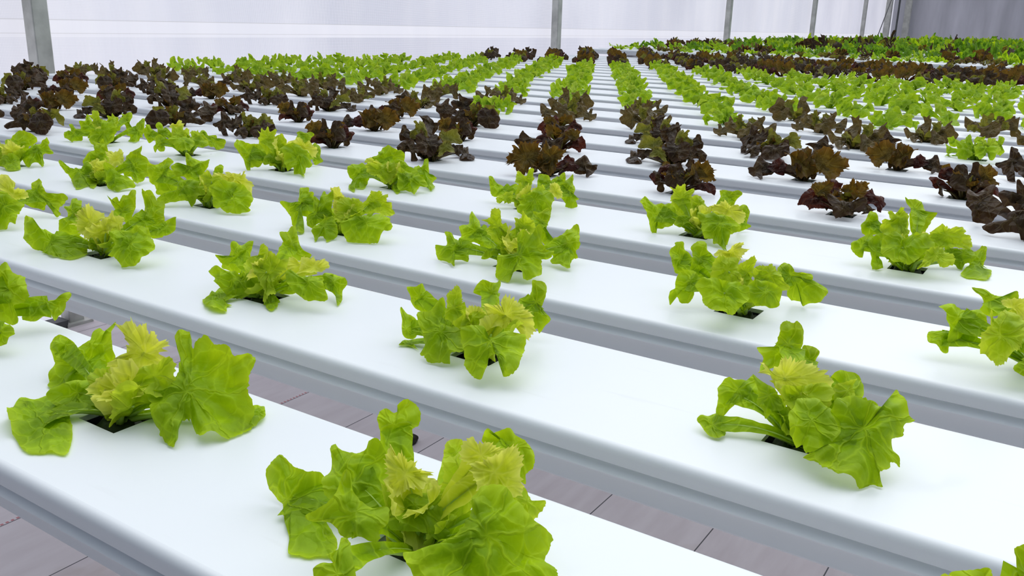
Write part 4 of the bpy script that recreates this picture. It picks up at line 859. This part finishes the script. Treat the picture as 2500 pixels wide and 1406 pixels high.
# ------------------------------------------------------------------ house: floor, walls, posts
def slab(name,x0,x1,y0,y1,z0,z1,m,kind='structure'):
    V,F=box(x0,x1,y0,y1,z0,z1); o=link(name,mesh(name,V,F,[M[m]],smooth=False)); o['kind']=kind; return o
XW=-13.4*U; YB=77.5*U; XR=14*U; YF=-9*U
slab('floor',XW-.5,XR,YF,YB+.5,-.03,0,'floor')
# the film wall hangs in soft folds between the posts
def film(name,p0,p1,z0,z1,nx,nz,amp,m,seed):
    V=[];F=[]; p0=Vector(p0);p1=Vector(p1); d=(p1-p0); nn=Vector((-d.y,d.x)).normalized()
    for side in (0,1):
        for i in range(nx+1):
            for j in range(nz+1):
                t=i/nx; z=z0+(z1-z0)*j/nz; p=p0+d*t
                w=amp*(noise.noise(Vector((t*d.length*1.2,z*.7,seed)))+.35*noise.noise(Vector((t*d.length*5,z*1.5,seed+5))))
                q=p+nn*(w+ (.001 if side else 0)); V.append((q.x,q.y,z))
    b=(nx+1)*(nz+1)
    for i in range(nx):
        for j in range(nz):
            a=i*(nz+1)+j; F.append((a,a+nz+1,a+nz+2,a+1))
    V=V[:b]
    o=link(name,mesh(name,V,F,[M[m]])); o['kind']='structure'; return o
film('wall_left',(XW-.05,YF),(XW-.05,YB),0,3.6,260,36,.012,'wall',1)
film('wall_back',(XW-.05,YB),(XR,YB),0,3.6,120,24,.012,'clear',2)
def post(y,label,w=.25,m='galv'):
    e=link('greenhouse_post',None,loc=(XW,y*U,0)); h=w*U/2
    V,F=box(-h,h,-h,h,0,3.6); o=link('post_shaft',mesh('post_shaft',V,F,[M[m]],smooth=False),e)
    bv=o.modifiers.new('bevel','BEVEL'); bv.width=.004; bv.segments=2
    V,F=box(-.05,.05,-.05,.05,0,.01); link('base_plate',mesh('base_plate',V,F,[M['galv']],smooth=False),e)
    tag(e,label,'post','galvanised posts along the film wall')
post(7.47,'thick galvanised steel post at the far left against the film wall',.29)
post(24.6,'galvanised post standing behind the brown lettuces at the centre of the wall')
post(40.1,'third galvanised wall post, above the dark green far lettuces')
post(54.1,'fourth thin galvanised wall post towards the corner')
post(66.7,'fifth wall post, just left of the slanting wire')
post(74.5,'wide grey corner post at the end of the white film wall',.42)
e=link('corner_post',None,loc=(XW+.30*U,76.6*U,0))
V,F=box(-.012,.012,-.012,.012,0,3.6); link('post_shaft',mesh('post_shaft',V,F,[M['galvd']],smooth=False),e)
tag(e,'thin dark pole in the corner between white and clear film','post')
e=link('corner_post',None,loc=(XW+.95*U,76.9*U,0))
V,F=box(-.045,.045,-.03,.03,0,3.6); link('post_shaft',mesh('post_shaft',V,F,[M['galv']],smooth=False),e)
tag(e,'grey frame post at the left edge of the clear film','post')
V,F=tube([tuple(W(-12.9,63.5,-4.55)),tuple(W(-12.9,76.2,6.6))],[.007]*2,6)
tag(link('brace_wire',mesh('brace_wire',V,F,[M['wire']])),'dark slanting bracing wire in front of the white film near the corner','wire')
# what shows through the clear film
V,F=box(-60*U,20*U,96*U,110*U,0,4.2); tag(link('outside_backdrop',mesh('outside_backdrop',V,F,[M['out']],smooth=False)),'added grey backdrop block seen dimly through the clear film','backdrop')  # added block, keeps the view behind the clear film from going bright
V=[];F=[]; nx,nz=90,10
for i in range(nx+1):
    for j in range(nz+1):
        a=math.pi*j/nz; x=(-13+i*.4)*U; rr_=1+.25*noise.noise(Vector((i*.4,j*.6,0)))
        V.append((x,88*U-math.cos(a)*.45*rr_, math.sin(a)*.98*rr_))
for i in range(nx):
    for j in range(nz): a=i*(nz+1)+j; F.append((a,a+nz+1,a+nz+2,a+1))
tag(link('hedge',mesh('hedge',V,F,[M['hedge']])),'dark green hedge outside, blurred by the clear film','hedge',kind='stuff')
# a clod lying on the boards, seen in the first gap
V=[];F=[]; bm=bmesh.new(); bmesh.ops.create_icosphere(bm,subdivisions=3,radius=.022)
for v in bm.verts: v.co*=1+.35*noise.noise(v.co*60); v.co.z=max(v.co.z*.6,-.010)
me=bpy.data.meshes.new('soil_clod'); bm.to_mesh(me); bm.free(); me.materials.append(M['soil'])
tag(link('soil_clod',me,loc=(-5.24*U,7.37*U,.010)),'small dark clod on the floor in the gap behind the nearest gully','soil clod')

# ------------------------------------------------------------------ daylight through the film roof
w=bpy.data.worlds.new('sky'); sc.world=w; w.use_nodes=True; t=w.node_tree; t.nodes.clear()
out=t.nodes.new('ShaderNodeOutputWorld'); bg=t.nodes.new('ShaderNodeBackground')
tc=t.nodes.new('ShaderNodeTexCoord'); sp=t.nodes.new('ShaderNodeSeparateXYZ'); rp=t.nodes.new('ShaderNodeValToRGB')
dt=t.nodes.new('ShaderNodeVectorMath'); dt.operation='DOT_PRODUCT'; dt.inputs[1].default_value=Vector((-.12,.60,.80)).normalized()   # brightest part of the overcast lies high beyond the benches
t.links.new(tc.outputs['Generated'],dt.inputs[0]); t.links.new(dt.outputs['Value'],rp.inputs[0])
e=rp.color_ramp.elements; e[0].position=0; e[0].color=(.07,.09,.12,1); e[1].position=1; e[1].color=(2.3,2.33,2.38,1)
m_=e.new(.30); m_.color=(.28,.33,.41,1); m_=e.new(.58); m_.color=(.78,.85,.94,1); m_=e.new(.78); m_.color=(1.65,1.70,1.76,1)
t.links.new(rp.outputs[0],bg.inputs[0]); bg.inputs[1].default_value=1.0; t.links.new(bg.outputs[0],out.inputs[0])

# added backlight behind the white film wall brightens it; the wall shades the benches
ld=bpy.data.lights.new('film_backlight','SUN'); ld.energy=3.5; ld.angle=math.radians(25); ld.color=(1,.98,.97)
lo=bpy.data.objects.new('film_backlight',ld); C.objects.link(lo); lo.location=(-8,4,6)
lo.rotation_euler=Vector((1,-.12,-.62)).to_track_quat('-Z','Y').to_euler()
V,F=box(-.03,.03,-.04,.04,0,.03); V=[(x*(1 if z>0 else .85),y*(1 if z>0 else .85),z) for x,y,z in V]
cr=link('crate',mesh('crate',V,F,[M['galvd']],smooth=False),loc=(-13.3*U,7.05*U,0)); tag(cr,'small dark box on the floor by the wall, glimpsed through the front gap','box')
